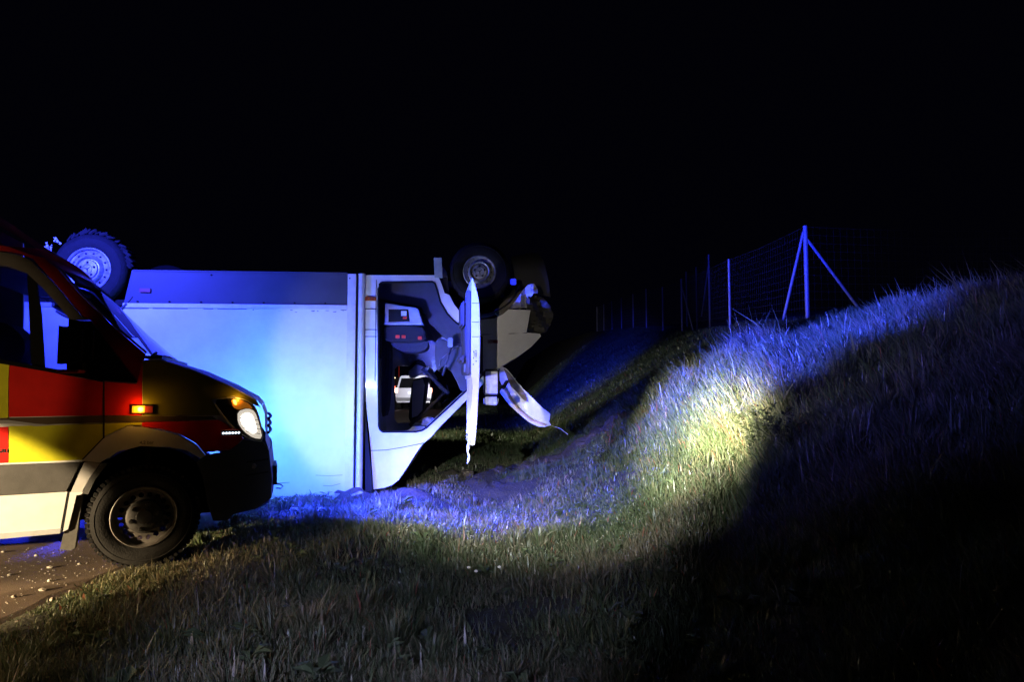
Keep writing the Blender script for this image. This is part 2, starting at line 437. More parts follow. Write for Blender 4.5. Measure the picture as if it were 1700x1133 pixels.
mx = nt.nodes.new('ShaderNodeMix'); mx.data_type = 'RGBA'; mx.blend_type = 'MULTIPLY'; mx.inputs[0].default_value = 1
nt.links.new(rp.outputs[0], mx.inputs[6]); nt.links.new(rp2.outputs[0], mx.inputs[7]); nt.links.new(mx.outputs[2], b.inputs['Base Color'])
bp = nt.nodes.new('ShaderNodeBump'); bp.inputs['Strength'].default_value = 0.6; bp.inputs['Distance'].default_value = 0.006
nt.links.new(n.outputs['Fac'], bp.inputs['Height']); nt.links.new(bp.outputs[0], b.inputs['Normal'])
road = obj('road', bm, m_road, smooth=False)
tag(road, 'asphalt hard shoulder and carriageway', kind='structure')
bm = bmesh.new()
box(bm, -5.62, -5.42, 11, 280, 0.001, 0.005)
tag(obj('road_marking', bm, mat('road paint', (0.72, 0.72, 0.70), 0.6, var=0.15, vscale=10), smooth=False), 'solid white edge line of the carriageway', kind='structure')

# ------------------------------------------------------------------ ambulance
AMB = empty('ambulance', (-2.418, 4.55, 0), R(20))
tag(AMB, 'ambulance van with red and yellow chequered side and lit headlight', 'ambulance')
WID = 1.98
def ains(u, z):
    n = 0.17 * (max(0.0, u - 0.15) / 0.62) ** 2.4
    t = max(0.0, z - 1.22) * 0.15 + max(0.0, 0.72 - z) * 0.04
    return n + t
near = lambda u, z: ains(u, z)
far = lambda u, z: WID - ains(u, z)
def aside(name, poly, m, off=0.0, thick=0.03, holes=(), parent=AMB, both=False, step=0.06, bevel=0.0):
    o = obj(name, drape(poly, near, off, thick, step, holes), m, parent, bevel=bevel)
    if both:
        obj(name, drape(poly, far, -off, -thick, step, holes), m, parent)
    return o

ROOF = [(-5.0, 2.70), (-1.75, 2.72), (-1.35, 2.55), (-0.92, 2.235), (-0.70, 2.10)]
# wheel arch outline, read from rear foot to front foot
ARCH = circle(0.015, 0.36, 0.43, 19, R(186), R(-12))
archf = [p for p in ARCH]
# fender (white base) and front door and body side
fender = [(-0.258,1.234),(-0.066,1.218),(-0.043,1.370),(0.050,1.379),(0.265,1.309),(0.495,1.202),(0.672,1.102),(0.701,1.043),(0.590,1.102),(0.524,1.119),(0.394,1.100),(0.486,0.959),(0.597,0.828),(0.533,0.752),(0.351,0.746),(0.301,0.808),(0.204,0.871),(0.097,0.906),(-0.014,0.928),(-0.113,0.938),(-0.249,0.859)]
aside('fender', fender, M_white, both=True)
flare = [(-0.363,0.716),(-0.249,0.855),(-0.113,0.934),(-0.014,0.924),(0.097,0.898),(0.204,0.863),(0.301,0.800),(0.359,0.725),(0.330,0.706),(0.243,0.765),(0.140,0.789),(-0.032,0.802),(-0.157,0.770),(-0.261,0.704)]
aside('wheel_arch', flare, M_white, off=-0.012, thick=0.06, both=True, step=0.04, bevel=0.004)
door = [(-1.150,1.400),(-1.099,0.245),(-0.469,0.274),(-0.439,0.521),(-0.363,0.716),(-0.249,0.859),(-0.262,1.234),(-0.540,1.294),(-0.832,1.349)]
aside('front_door', door, M_white)
obj('front_door', drape([(u, min(z, 1.20)) for u, z in door], far, 0, -0.03, 0.1), M_white, AMB)
# body side behind the door
side = [(-1.245, 1.36), (-1.245, 2.42), (-1.75, 2.70), (-5.0, 2.68), (-5.0, 0.27), (-3.95, 0.27)] + circle(-3.55, 0.36, 0.43, 15, R(192), R(-12)) + [(-3.1, 0.27), (-1.245, 0.27)]
aside('body_side', side, M_white, both=True, step=0.12)
# door window frame: drip rail, quarter bar, A pillar
rail = [(-1.201,2.057),(-0.987,2.076),(-0.861,2.058),(-0.790,2.048),(-0.724,2.014),(-0.577,1.855),(-0.409,1.647),(-0.361,1.637),(-0.412,1.631),(-0.479,1.629),(-0.549,1.720),(-0.652,1.839),(-0.740,1.927),(-0.857,1.970),(-1.197,1.975)]
aside('window_frame', rail, mat('taupe window frame', (0.08, 0.07, 0.06), 0.5, var=0.15, spec=0.3), off=0.0, thick=0.035, both=True, step=0.05)
apil = [(-1.203,2.102),(-1.052,2.128),(-0.863,2.104),(-0.732,2.052),(-0.667,2.044),(-0.572,1.965),(-0.431,1.795),(-0.243,1.605),(-0.030,1.410),(-0.042,1.362),(-0.066,1.218),(-0.238,1.451),(-0.361,1.629),(-0.406,1.655),(-0.574,1.863),(-0.718,2.029),(-0.791,2.059),(-0.861,2.070),(-1.201,2.072)]
aside('pillar', apil, mat('dark red pillar foil', (0.30, 0.010, 0.006), 0.4, coat=0.2), off=0.004, thick=0.03, both=True, step=0.05)
qbar = [(-0.740,1.920),(-0.686,1.869),(-0.646,1.662),(-0.599,1.302),(-0.671,1.316),(-0.701,1.583)]
aside('window_divider', qbar, M_jet, off=0.006, thick=0.03, step=0)
tri = [(-0.361,1.625),(-0.238,1.447),(-0.070,1.226),(-0.262,1.245),(-0.467,1.287),(-0.488,1.512),(-0.472,1.625)]
aside('mirror_triangle', tri, M_jet, off=0.002, thick=0.03, step=0.06)
glassp = [(-1.175,1.962),(-0.857,1.970),(-0.740,1.924),(-0.652,1.836),(-0.549,1.716),(-0.476,1.625),(-0.470,1.279),(-0.832,1.345),(-1.150,1.393)]
aside('side_window', glassp, M_glass, off=0.022, thick=0.004, step=0.08)
belt = [(-1.172,1.418),(-0.832,1.364),(-0.467,1.291),(-0.262,1.249),(-0.262,1.226),(-0.831,1.337),(-1.171,1.392)]
aside('belt_seal', belt, M_jet, off=-0.006, thick=0.02)
# reflective foil fields
foils = [
 ('red_field', M_red, [(-0.784,1.330),(-0.265,1.222),(-0.258,1.007),(-0.770,1.003)]),
 ('yellow_field', M_yel, [(-1.150,1.385),(-0.787,1.334),(-0.774,0.999),(-1.132,0.994)]),
 ('red_field', M_red, [(-0.255,1.226),(-0.069,1.210),(-0.042,1.354),(-0.031,1.003),(-0.247,1.007)]),
 ('yellow_field', mat('shaded yellow foil', (0.20, 0.19, 0.02), 0.5, var=0.10, spec=0.2), [(-0.039,1.358),(0.051,1.367),(0.265,1.296),(0.487,1.194),(0.669,1.089),(0.693,1.051),(0.590,1.107),(0.524,1.128),(0.387,1.104),(0.446,0.996),(-0.027,1.003)]),  # shade on the fender put into a darker yellow
 ('yellow_field', M_yel, [(-0.768,0.947),(-0.256,0.952),(-0.253,0.859),(-0.366,0.724),(-0.759,0.719)]),
 ('yellow_field', M_yel, [(-0.245,0.952),(-0.033,0.956),(-0.033,0.940),(-0.114,0.942),(-0.243,0.870)]),
 ('red_field', M_red, [(-1.129,0.933),(-0.771,0.943),(-0.762,0.720),(-1.120,0.715)]),
 ('red_field', M_red, [(-0.030,0.956),(0.432,0.964),(0.482,0.938),(0.593,0.829),(0.529,0.756),(0.355,0.750),(0.301,0.812),(0.203,0.875),(0.097,0.910),(-0.029,0.932)]),
]
for nm, m_, pl in foils:
    aside(nm, pl, m_, off=-0.0035, thick=0.003, step=0.05)
stripe = [(-1.132,0.987),(-0.770,0.999),(-0.257,1.003),(-0.256,0.960),(-0.625,0.952),(-0.769,0.977),(-0.910,0.972),(-1.000,0.933),(-1.129,0.933)]
aside('stripe', stripe, M_olive, off=-0.003, thick=0.003)
stripe2 = [(-0.247,1.003),(-0.031,0.999),(0.394,0.989),(0.424,0.968),(-0.030,0.960),(-0.246,0.960)]
aside('stripe', stripe2, M_olive, off=-0.0025, thick=0.002)
swoosh = [(-0.879,0.986),(-0.773,0.985),(-0.625,0.959),(-0.511,0.949),(-0.624,0.944),(-0.753,0.962),(-0.878,0.964)]
aside('stripe', swoosh, mat('grey swoosh foil', (0.35, 0.34, 0.33), 0.4), off=-0.0052, thick=0.002)
# far side gets its own plain fields
for nm, m_, pl in (foils[0], foils[4]):
    obj(nm, drape(pl, far, 0.0035, -0.003, 0.08), m_, AMB)
obj('headliner', boxbm(-1.2, -0.72, 0.2, 1.78, 1.97, 2.0), M_dark, AMB)
# mouldings and sill
mould = [(-1.119,0.708),(-0.366,0.712),(-0.442,0.525),(-1.111,0.513)]
aside('side_moulding', mould, M_greypl, off=-0.014, thick=0.02, both=True, step=0.06, bevel=0.004)
obj('side_moulding', drape([(-5.0, 0.50), (-4.03, 0.50), (-4.03, 0.71), (-5.0, 0.71)], near, -0.014, 0.02), M_greypl, AMB, bevel=0.004)
obj('side_moulding', drape([(-3.07, 0.50), (-1.26, 0.50), (-1.26, 0.71), (-3.07, 0.71)], near, -0.014, 0.02), M_greypl, AMB, bevel=0.004)
sill = [(-1.100,0.277),(-0.466,0.293),(-0.469,0.263),(-1.098,0.241)]
aside('sill', sill, M_lightpl, off=-0.012, thick=0.05, both=True, bevel=0.003)
gap = [(-0.366,0.712),(-0.352,0.712),(-0.425,0.520),(-0.457,0.288),(-0.473,0.289),(-0.442,0.521)]
aside('door_gap', gap, M_dark, off=-0.002, thick=0.004, step=0)
gap = [(-0.264,1.226),(-0.255,1.226),(-0.243,0.863),(-0.252,0.859)]
aside('door_gap', gap, M_dark, off=-0.0042, thick=0.004, step=0.1)
gap = [(-0.360,0.723),(-0.242,0.862),(-0.249,0.867),(-0.366,0.727)]
aside('door_gap', gap, M_dark, off=-0.0042, thick=0.004, step=0)
post = [(-0.352,0.708),(-0.264,0.700),(-0.322,0.603),(-0.359,0.521),(-0.422,0.520)]
aside('rear_arch_panel', post, M_cab, off=-0.004, thick=0.05, both=True)
lipp = [(-0.261,0.700),(-0.220,0.695),(-0.288,0.594),(-0.325,0.500),(-0.359,0.509),(-0.322,0.603)]
aside('wheel_arch_lip', lipp, M_greypl, off=-0.006, thick=0.06, both=True)
foot = [(-0.425,0.520),(-0.352,0.520),(-0.365,0.502),(-0.388,0.499),(-0.430,0.286),(-0.456,0.273)]
aside('rear_arch_panel', foot, M_white, off=-0.008, thick=0.05, both=True)
flapp = [(-0.388,0.499),(-0.355,0.505),(-0.377,0.283),(-0.389,0.159),(-0.412,0.146),(-0.475,0.158),(-0.456,0.273),(-0.427,0.286)]
aside('mud_flap', flapp, M_flap, off=0.01, thick=0.03, both=True, bevel=0.004)
# wheel house (dark liner)
bm = bmesh.new()
for k in range(len(ARCH) - 1):
    (x0, z0), (x1, z1) = ARCH[k], ARCH[k + 1]
    a = [bm.verts.new(v) for v in ((x0, 0.05, z0), (x1, 0.05, z1), (x1, 0.62, z1), (x0, 0.62, z0))]
    bm.faces.new(a)
    a = [bm.verts.new(v) for v in ((x0, 0.62, z0), (x1, 0.62, z1), (0.015, 0.62, 0.36))]
    bm.faces.new(a)
obj('wheel_house', bm, M_dark, AMB, smooth=False)
# spring strut glimpsed above the tyre
bm = bmesh.new()
tube(bm, [(-0.02 + 0.06 * math.cos(t * 0.9), 0.30 + 0.06 * math.sin(t * 0.9), 0.62 + t * 0.006) for t in range(34)], 0.010, 6)
tube(bm, [(-0.02, 0.30, 0.4), (-0.02, 0.30, 0.80)], 0.025, 8)
obj('spring_strut', bm, M_flap, AMB)
# bumper: side wings and front
bump = [(0.359,0.725),(0.499,0.745),(0.597,0.820),(0.722,0.800),(0.767,0.732),(0.792,0.531),(0.787,0.386),(0.686,0.326),(0.548,0.310),(0.510,0.272),(0.416,0.279),(0.379,0.397),(0.348,0.572),(0.305,0.683),(0.330,0.710)]
aside('bumper_side', bump, M_blackpl, off=-0.004, thick=0.04, both=True, step=0.04, bevel=0.004)
def front_strip(name, prof, m, bx=0.05, bz=0.0, ny=18, ins=0.0, parent=AMB, thick=0.0):
    bm = bmesh.new(); rows = []
    for (u, z) in prof:
        y0 = ains(u, z) + ins; y1 = WID - y0
        rows.append([bm.verts.new((u + bx * (1 - t * t), y0 + (y1 - y0) * (t + 1) / 2, z + bz * (1 - t * t))) for t in [-1 + 2 * k / ny for k in range(ny + 1)]])
    for r0, r1 in zip(rows, rows[1:]):
        for k in range(ny):
            bm.faces.new((r0[k], r0[k + 1], r1[k + 1], r1[k]))
    if thick:
        r = bmesh.ops.extrude_face_region(bm, geom=bm.faces[:])
        for e in r['geom']:
            if isinstance(e, bmesh.types.BMVert): e.co.x -= thick
    return obj(name, bm, m, parent)
front_strip('bonnet', [(-0.04, 1.392), (0.02, 1.388)] + [(0.050,1.379),(0.265,1.309),(0.495,1.202),(0.672,1.102),(0.709,1.060)], mat('olive bonnet paint', (0.10, 0.085, 0.025), 0.45, var=0.06), bx=0.015, bz=0.008)
front_strip('grille', [(0.709,1.060),(0.734,0.992),(0.742,0.804),(0.767,0.732)], mat('red nose paint', (0.12, 0.008, 0.008), 0.5, spec=0.3), bx=0.02)
for k in range(3):
    z = 0.84 + 0.055 * k
    bm = bmesh.new(); tube(bm, [(0.762 + 0.020 * (1 - t * t), 0.99 + 0.52 * t, z) for t in [-1 + k2 / 4 for k2 in range(9)]], 0.012, 6)
    obj('grille_bar', bm, M_blackpl, AMB)
front_strip('bumper', [(0.767,0.732),(0.792,0.531),(0.787,0.386),(0.748,0.343),(0.686,0.326)], M_blackpl, bx=0.03)
front_strip('windscreen', [(-0.572,1.965),(-0.431,1.795),(-0.243,1.605),(-0.030,1.410)], M_wglass, bx=0.05, bz=0.02)
front_strip('roof', ROOF + [(-0.863,2.104),(-0.732,2.052),(-0.667,2.044),(-0.572,1.965)], mat('red roof foil', (0.50, 0.012, 0.008), 0.4, coat=0.2, var=0.05), bx=0.03, bz=0.03)
# seal strip along the windscreen edge and wiper
bm = bmesh.new(); tube(bm, [(u + 0.006, ains(u, z) + 0.01, z + 0.006) for u, z in [(-0.572,1.969),(-0.432,1.799),(-0.244,1.609),(-0.030,1.414)]], 0.008, 6)
obj('windscreen_seal', bm, mat('grey seal', (0.10, 0.10, 0.12), 0.4), AMB)
bm = bmesh.new()
tube(bm, [(-0.02, 0.25, 1.405), (0.0, 0.30, 1.432), (-0.03, 0.5, 1.43), (-0.10, 1.0, 1.47)], 0.010, 6)
box(bm, -0.05, 0.06, 0.12, 1.8, 1.385, 1.405)
obj('wiper', bm, M_blackpl, AMB)
# headlight: housing, reflector, lens
hl = [(0.391,1.104),(0.524,1.119),(0.602,1.102),(0.669,1.052),(0.708,0.930),(0.730,0.800),(0.651,0.814),(0.561,0.875),(0.486,0.959)]
H_ = aside('headlight', smooth_poly(hl, 1), M_blackpl, off=0.012, thick=0.03)
refl = [(0.553,1.020),(0.619,1.040),(0.666,1.018),(0.696,0.930),(0.722,0.817),(0.659,0.827),(0.595,0.878),(0.555,0.941)]
aside('reflector', smooth_poly(refl, 1), mat('glowing reflector bowl', (0.8, 0.8, 0.8), 0.25, emit=(1.0, 0.88, 0.72), estr=0.75), off=0.006, thick=0.004, parent=H_, step=0.03)
core_ = [(0.577,0.990),(0.619,1.010),(0.651,0.989),(0.672,0.926),(0.685,0.868),(0.650,0.860),(0.607,0.899),(0.578,0.945)]
aside('bulb_glow', smooth_poly(core_, 2), M_lampwhite, off=0.003, thick=0.003, parent=H_, step=0.03)
for k_ in range(4):
    ra = [(0.570,0.974),(0.687,0.955),(0.575,0.941),(0.696,0.922),(0.587,0.907),(0.705,0.888),(0.611,0.878),(0.705,0.855)]
    bm = bmesh.new(); tube(bm, [(u, ains(u, z) - 0.001, z) for u, z in (ra[2 * k_], ra[2 * k_ + 1])], 0.0025, 5); obj('reflector_rib', bm, M_silver, H_)
amb_ = [(0.505,1.107),(0.567,1.103),(0.630,1.069),(0.654,1.031),(0.607,1.044),(0.561,1.028),(0.522,1.049)]
aside('turn_signal', smooth_poly(amb_, 1), M_amblow, off=0.006, thick=0.004, parent=H_, step=0.03)
bulb = [(0.520,1.103),(0.540,1.099),(0.548,1.065),(0.529,1.070)]
aside('bulb', smooth_poly(bulb, 1), M_ambon, off=0.003, thick=0.003, parent=H_, step=0)
dark_ = [(0.421,1.091),(0.497,1.095),(0.545,1.028),(0.555,0.929),(0.588,0.878),(0.564,0.883),(0.493,0.967)]
aside('bezel', dark_, mat('smoked bezel', (0.06, 0.06, 0.06), 0.25, coat=0.5), off=0.008, thick=0.004, parent=H_, step=0.05)
aside('lens', smooth_poly(hl, 1), M_lens, off=-0.008, thick=0.003, parent=H_, step=0.03)
rimh = bmesh.new(); tube(rimh, [(u, ains(u, z) - 0.006, z) for u, z in smooth_poly(hl, 1)], 0.004, 5)
obj('chrome_rim', rimh, M_alu, H_)
# side marker diodes below the headlight
L_ = aside('side_flasher', [(0.449,0.894),(0.580,0.891),(0.584,0.849),(0.454,0.853)], M_blackpl, off=-0.012, thick=0.01, step=0)
for k in range(6):
    cx = 370.5 + k * 5.1
    u0, z0 = ([(0.467,0.873)][0][0] + k * ([(0.565,0.871)][0][0] - [(0.467,0.873)][0][0]) / 5, 0.5 * ([(0.467,0.873)][0][1] + [(0.565,0.871)][0][1]))
    aside('diode', circle(u0, z0, 0.0075, 10), M_led, off=-0.0145, thick=0.003, parent=L_, step=0)
rim_ = bmesh.new(); tube(rim_, [(u, ains(u, z) - 0.014, z) for u, z in [(0.449,0.896),(0.583,0.893),(0.588,0.847),(0.450,0.851),(0.449,0.896)]], 0.0025, 5)
obj('edge', rim_, mat('red edge', (0.6, 0.05, 0.04), 0.4), L_)
# side repeater on the fender
I_ = aside('side_repeater', [(-0.097,1.072),(0.038,1.070),(0.040,1.014),(-0.095,1.016)], M_blackpl, off=-0.012, thick=0.01, step=0, bevel=0.002)
aside('lens', [(-0.089,1.066),(-0.015,1.065),(-0.014,1.021),(-0.088,1.022)], M_amblow, off=-0.015, thick=0.004, parent=I_, step=0)
aside('lens', [(-0.012,1.065),(0.031,1.064),(0.033,1.020),(-0.010,1.021)], M_redlens, off=-0.015, thick=0.004, parent=I_, step=0)
aside('bulb', circle(*[(-0.039,1.043)][0], 0.018, 12), M_ambon, off=-0.018, thick=0.004, parent=I_, step=0)
# the bulb's own light
wu = Matrix.Translation((-2.418, 4.55, 0)) @ Matrix.Rotation(R(20), 4, 'Z')
lamp('side_repeater_light', 'POINT', wu @ Vector((-0.045, -0.035, 1.045)), 0.75, (1.0, 0.45, 0.05), radius=0.012)
lamp('turn_signal_light', 'POINT', wu @ Vector((0.56, 0.035, 1.10)), 0.35, (1.0, 0.45, 0.05), radius=0.02)
# blue flasher on the far wing
obj('wing_flasher', boxbm(0.44, 0.60, WID - 0.06, WID - 0.02, 0.84, 0.90), M_ledblue, AMB)
# fog lamp spot, tow eye and bumper seam
bm = bmesh.new(); lathe(bm, [(0.001, -0.004), (0.016, -0.002), (0.02, 0.006)], 14)
fl = obj('parking_sensor', bm, M_silver, AMB); fl.location = (*(0.665, ains(0.665, 0.63) - 0.006), 0.63)
for (za, zb) in ((0.655, 0.668), (0.565, 0.575)):
    obj('bumper_groove', drape([(0.62, za), (0.765, za + 0.01), (0.765, zb + 0.01), (0.62, zb)], near, -0.007, 0.006, 0.03), M_dark, AMB)
bm = bmesh.new(); box(bm, 0.80, 0.83, 0.35, 0.75, 0.46, 0.60)
obj('licence_plate', bm, M_blackpl, AMB)
bm = bmesh.new(); tube(bm, [(0.83, 0.42, 0.455), (0.86, 0.42, 0.45), (0.875, 0.42, 0.435), (0.86, 0.42, 0.42), (0.825, 0.42, 0.425)], 0.006, 6)
obj('tow_eye', bm, M_silver, AMB)
# door mirror
bm = boxbm(-0.10, 0.08, -0.20, 0.0, -0.17, 0.17)
for v in bm.verts:
    if v.co.x > 0: v.co.y = v.co.y * 0.8; v.co.z *= 0.88
mir = obj('mirror', bm, M_jet, AMB, bevel=0.05)
mc = [(-0.396,1.455)][0]
mir.location = (mc[0], ains(*mc) - 0.01, mc[1] + 0.0)
bm = boxbm(-0.09, 0.03, -0.205, -0.02, -0.175, -0.155); obj('turn_signal', bm, M_redlens, mir, bevel=0.006)
# cab interior: floor, dash, seats, steering wheel, phone cradle
obj('dashboard', drape(smooth_poly([(-0.62, 0.9), (-0.60, 1.10), (-0.50, 1.18), (-0.36, 1.26), (-0.24, 1.36), (-0.02, 1.37), (-0.02, 0.9)], 1), lambda x, z: 0.14, thick=1.7, step=0), M_dark, AMB)
bm = bmesh.new(); tube(bm, [(-0.68 + 0.10 * math.sin(a), 1.55 + 0.19 * math.cos(a), 1.27 + 0.16 * math.sin(a)) for a in [k * math.pi / 12 for k in range(25)]], 0.016, 8, cap=False)
obj('steering_wheel', bm, M_dark, AMB)
def seat(y0, tgt):
    S = obj('seat', drape(smooth_poly([(-1.45 - tgt, 0.72), (-0.92 - tgt, 0.72), (-0.90 - tgt, 0.86), (-1.25 - tgt, 0.90), (-1.30 - tgt, 1.45), (-1.43 - tgt, 1.47)] if tgt else [(-1.45, 0.72), (-0.92, 0.72), (-0.90, 0.86), (-1.25, 0.90), (-1.30, 1.45), (-1.43, 1.47)], 2), lambda x, z: y0, thick=0.48, step=0), M_seat, AMB)
    obj('headrest', drape(smooth_poly([(a - tgt * 1.6, b) for a, b in ((-1.06, 1.36), (-0.83, 1.33), (-0.79, 1.42), (-0.80, 1.52), (-0.90, 1.62), (-1.06, 1.64))], 2), lambda x, z: y0 + 0.1, thick=0.28, step=0), M_seat, S)
seat(0.22, 0.0); seat(1.25, 0.2)
obj('partition', boxbm(-1.72, -1.68, 0.1, WID - 0.1, 0.5, 2.6), M_dark, AMB)
obj('cab_floor', boxbm(-1.7, 0.2, 0.12, WID - 0.12, 0.5, 0.55), M_dark, AMB)
bm = bmesh.new()
tube(bm, [(-0.40, 0.45, 1.36), (-0.44, 0.44, 1.47), (-0.40, 0.44, 1.56)], 0.014, 6)
tube(bm, [(-0.52, 0.5, 1.36), (-0.56, 0.5, 1.42), (-0.60, 0.5, 1.47)], 0.008, 6)
obj('radio_aerial', bm, M_dark, AMB)
M4 = Matrix.Translation((-0.40, 0.30, 1.41)) @ Matrix.Rotation(R(18), 4, 'Y')
rad = obj('radio_handset', boxbm(-0.03, 0.03, -0.02, 0.02, -0.08, 0.06, M=M4), M_lightpl, AMB, bevel=0.006)
obj('screen', boxbm(-0.02, 0.02, -0.024, -0.018, -0.04, 0.04, M=M4), M_dark, rad)
# rear end, underside, front cross panel
obj('underbody', boxbm(-5.0, 0.45, 0.25, WID - 0.25, 0.30, 0.42), M_dark, AMB)
obj('rear_door', boxbm(-5.03, -4.99, 0.2, WID - 0.2, 0.35, 2.62), M_white, AMB)
obj('bulkhead', boxbm(-0.02, 0.02, 0.1, WID - 0.1, 0.5, 1.36), M_dark, AMB)
# beacons on the roof
for yb in (0.35, 1.45):
    bm = bmesh.new()
    box(bm, -1.85, -1.6, yb, yb + 0.3, 2.76, 2.88)
    obj('blue_beacon', bm, M_ledblue, AMB, bevel=0.03)
# lettering
def text(body, loc, size, m, parent, rot=(R(90), 0, 0), name='lettering'):
    c = bpy.data.curves.new(name, 'FONT'); c.body = body; c.size = size; c.extrude = 0.0006; c.align_x = 'RIGHT'
    t = bpy.data.objects.new('tmp_text', c); COL.objects.link(t)
    me = bpy.data.meshes.new_from_object(t.evaluated_get(bpy.context.evaluated_depsgraph_get()))
    bpy.data.objects.remove(t)
    me.materials.clear()
    o = link_mesh(name, me, m, parent, smooth=False); o.location = loc; o.rotation_euler = rot
    return o
q = [(-0.763,0.783),(0.046,0.811)]
text('nau', (q[0][0], ains(*q[0]) - 0.006, q[0][1]), 0.052, M_ink, AMB)
text('4,2 bar', (q[1][0], ains(*q[1]) - 0.0165, q[1][1] + 0.004), 0.030, M_ink, AMB)

# ------------------------------------------------------------------ wheels (axle along y, face towards -y)
def wheel(parent, x, y, z, r, rr, style, rz=0.0, name='wheel', flip=False):
    W = empty(name, (x, y, z), rz + (math.pi if flip else 0)); W.parent = parent
    w = 0.225
    bm = bmesh.new()
    prof = [(rr - 0.006, 0.012), (rr + 0.012, -0.004), (rr + 0.05, -0.014), (r - 0.075, -0.016), (r - 0.055, -0.010), (r - 0.05, -0.013), (r - 0.025, 0.004), (r - 0.004, 0.028), (r, 0.06), (r, 0.085), (r - 0.012, 0.088), (r - 0.012, 0.096), (r, 0.10), (r, 0.125), (r - 0.012, 0.128), (r - 0.012, 0.136), (r, 0.14), (r, w - 0.06), (r - 0.004, w - 0.028), (r - 0.03, w - 0.004), (r - 0.07, w + 0.01), (rr, w - 0.01)]
    lathe(bm, prof, 72)
    if style == 'van':   # shallow shoulder blocks
        for k in range(60):
            a = k * 2 * math.pi / 60
            for (ya, yb) in ((0.004, 0.05), (w - 0.05, w - 0.004)):
                M4 = Matrix.Rotation(-a, 4, 'Y')
                box(bm, r - 0.018, r + 0.004, ya, yb, -0.011, 0.011, M=M4)
    obj('tyre', bm, M_rubber, W)
    if style == 'van':
        fy = lambda x_, z_: (lambda q: 0.03 if q > 0.14 else 0.03 - 0.02 * min(1, (0.14 - q) / 0.03))(math.hypot(x_, z_))
        bm = drape(circle(0, 0, rr - 0.012, 48), fy, 0, 0.006, 0, holes=[circle(0.142 * math.cos(a), 0.142 * math.sin(a), 0.0165, 10) for a in [k * 2 * math.pi / 18 for k in range(18)]])
        rim = obj('rim', bm, M_steel, W)
        bm = bmesh.new(); lathe(bm, [(rr + 0.006, -0.006), (rr, -0.012), (rr - 0.008, -0.006), (rr - 0.014, 0.012), (rr - 0.020, 0.03), (rr - 0.014, 0.034), (rr + 0.004, 0.02)], 60)
        obj('rim_flange', bm, M_steel, W)
        bm = bmesh.new(); lathe(bm, [(0.001, -0.018), (0.045, -0.018), (0.052, -0.010), (0.098, -0.004), (0.108, 0.004), (0.112, 0.02)], 40)
        obj('hub_cover', bm, M_hub, W)
        for k in range(6):
            a = k * math.pi / 3 + 0.3
            bm = bmesh.new(); lathe(bm, [(0.001, -0.028), (0.013, -0.026), (0.016, -0.004), (0.017, 0.004)], 8, 0.080 * math.cos(a), 0, 0.080 * math.sin(a)); obj('wheel_nut', bm, M_hub, W)
    else:
        def fy(x_, z_):
            q = math.hypot(x_, z_)
            return float(np.interp(q, [0, 0.095, 0.10, 0.128, 0.137, 0.15, 0.185, rr], [-0.030, -0.030, -0.010, -0.012, -0.016, 0.004, 0.05, 0.03]))
        cs = [(0, 0)]
        bm = bmesh.new()
        prof = [(0.001, -0.020), (0.05, -0.020), (0.092, -0.016), (0.098, 0.004), (0.108, 0.006), (0.118, -0.022), (0.130, -0.028), (0.140, -0.014), (0.148, 0.014), (0.180, 0.030), (rr - 0.022, 0.022), (rr - 0.014, 0.004), (rr - 0.004, -0.010), (rr + 0.006, -0.006), (rr + 0.004, 0.012)]
        s_ = rr / 0.215
        lathe(bm, [(a if i > 10 else a * s_, y_) for i, (a, y_) in enumerate(prof)], 60)
        rim = obj('rim', bm, M_silver, W)
        bm = bmesh.new()
        for k in range(14):
            a = k * 2 * math.pi / 14
            lathe(bm, [(0.0005, 0.0), (0.011, 0.0), (0.011, 0.02)], 10, 0.166 * s_ * math.cos(a), 0.0185, 0.166 * s_ * math.sin(a))
        o_ = obj('vent_holes', bm, M_dark, rim); o_['kind'] = 'stuff'
        for k in range(5):
            a = k * 2 * math.pi / 5 + math.pi / 2
            bm = bmesh.new(); lathe(bm, [(0.0005, 0.0), (0.013, 0.0), (0.014, 0.02)], 12, 0.068 * s_ * math.cos(a), -0.0225, 0.068 * s_ * math.sin(a)); obj('bolt_hole', bm, M_dark, W)
        # three pointed emblem pressed in the hub cap
        bm = bmesh.new()
        for k in range(3):
            a = k * 2 * math.pi / 3 - math.pi / 2 + 0.15
            M4 = Matrix.Rotation(-a, 4, 'Y')
            vs = [bm.verts.new(M4 @ Vector(p)) for p in ((0.045, -0.0225, 0), (0.004, -0.0225, 0.007), (0.004, -0.0225, -0.007), (0.0, -0.027, 0))]
            for f in ((0, 1, 3), (0, 3, 2)): bm.faces.new([vs[i] for i in f])
        obj('emblem', bm, M_hub, W, smooth=False)
        bm = bmesh.new(); lathe(bm, [(0.046, -0.021), (0.050, -0.026), (0.054, -0.018)], 30); obj('emblem_ring', bm, M_silver, W)
    return W

wheel(AMB, 0.0, 0.02, 0.335, 0.335, 0.195, 'van', R(5))
wheel(AMB, 0.0, WID - 0.02, 0.335, 0.335, 0.195, 'van', R(5), flip=True)
wheel(AMB, -3.55, 0.02, 0.335, 0.335, 0.195, 'van')
wheel(AMB, -3.55, WID - 0.02, 0.335, 0.335, 0.195, 'van', flip=True)


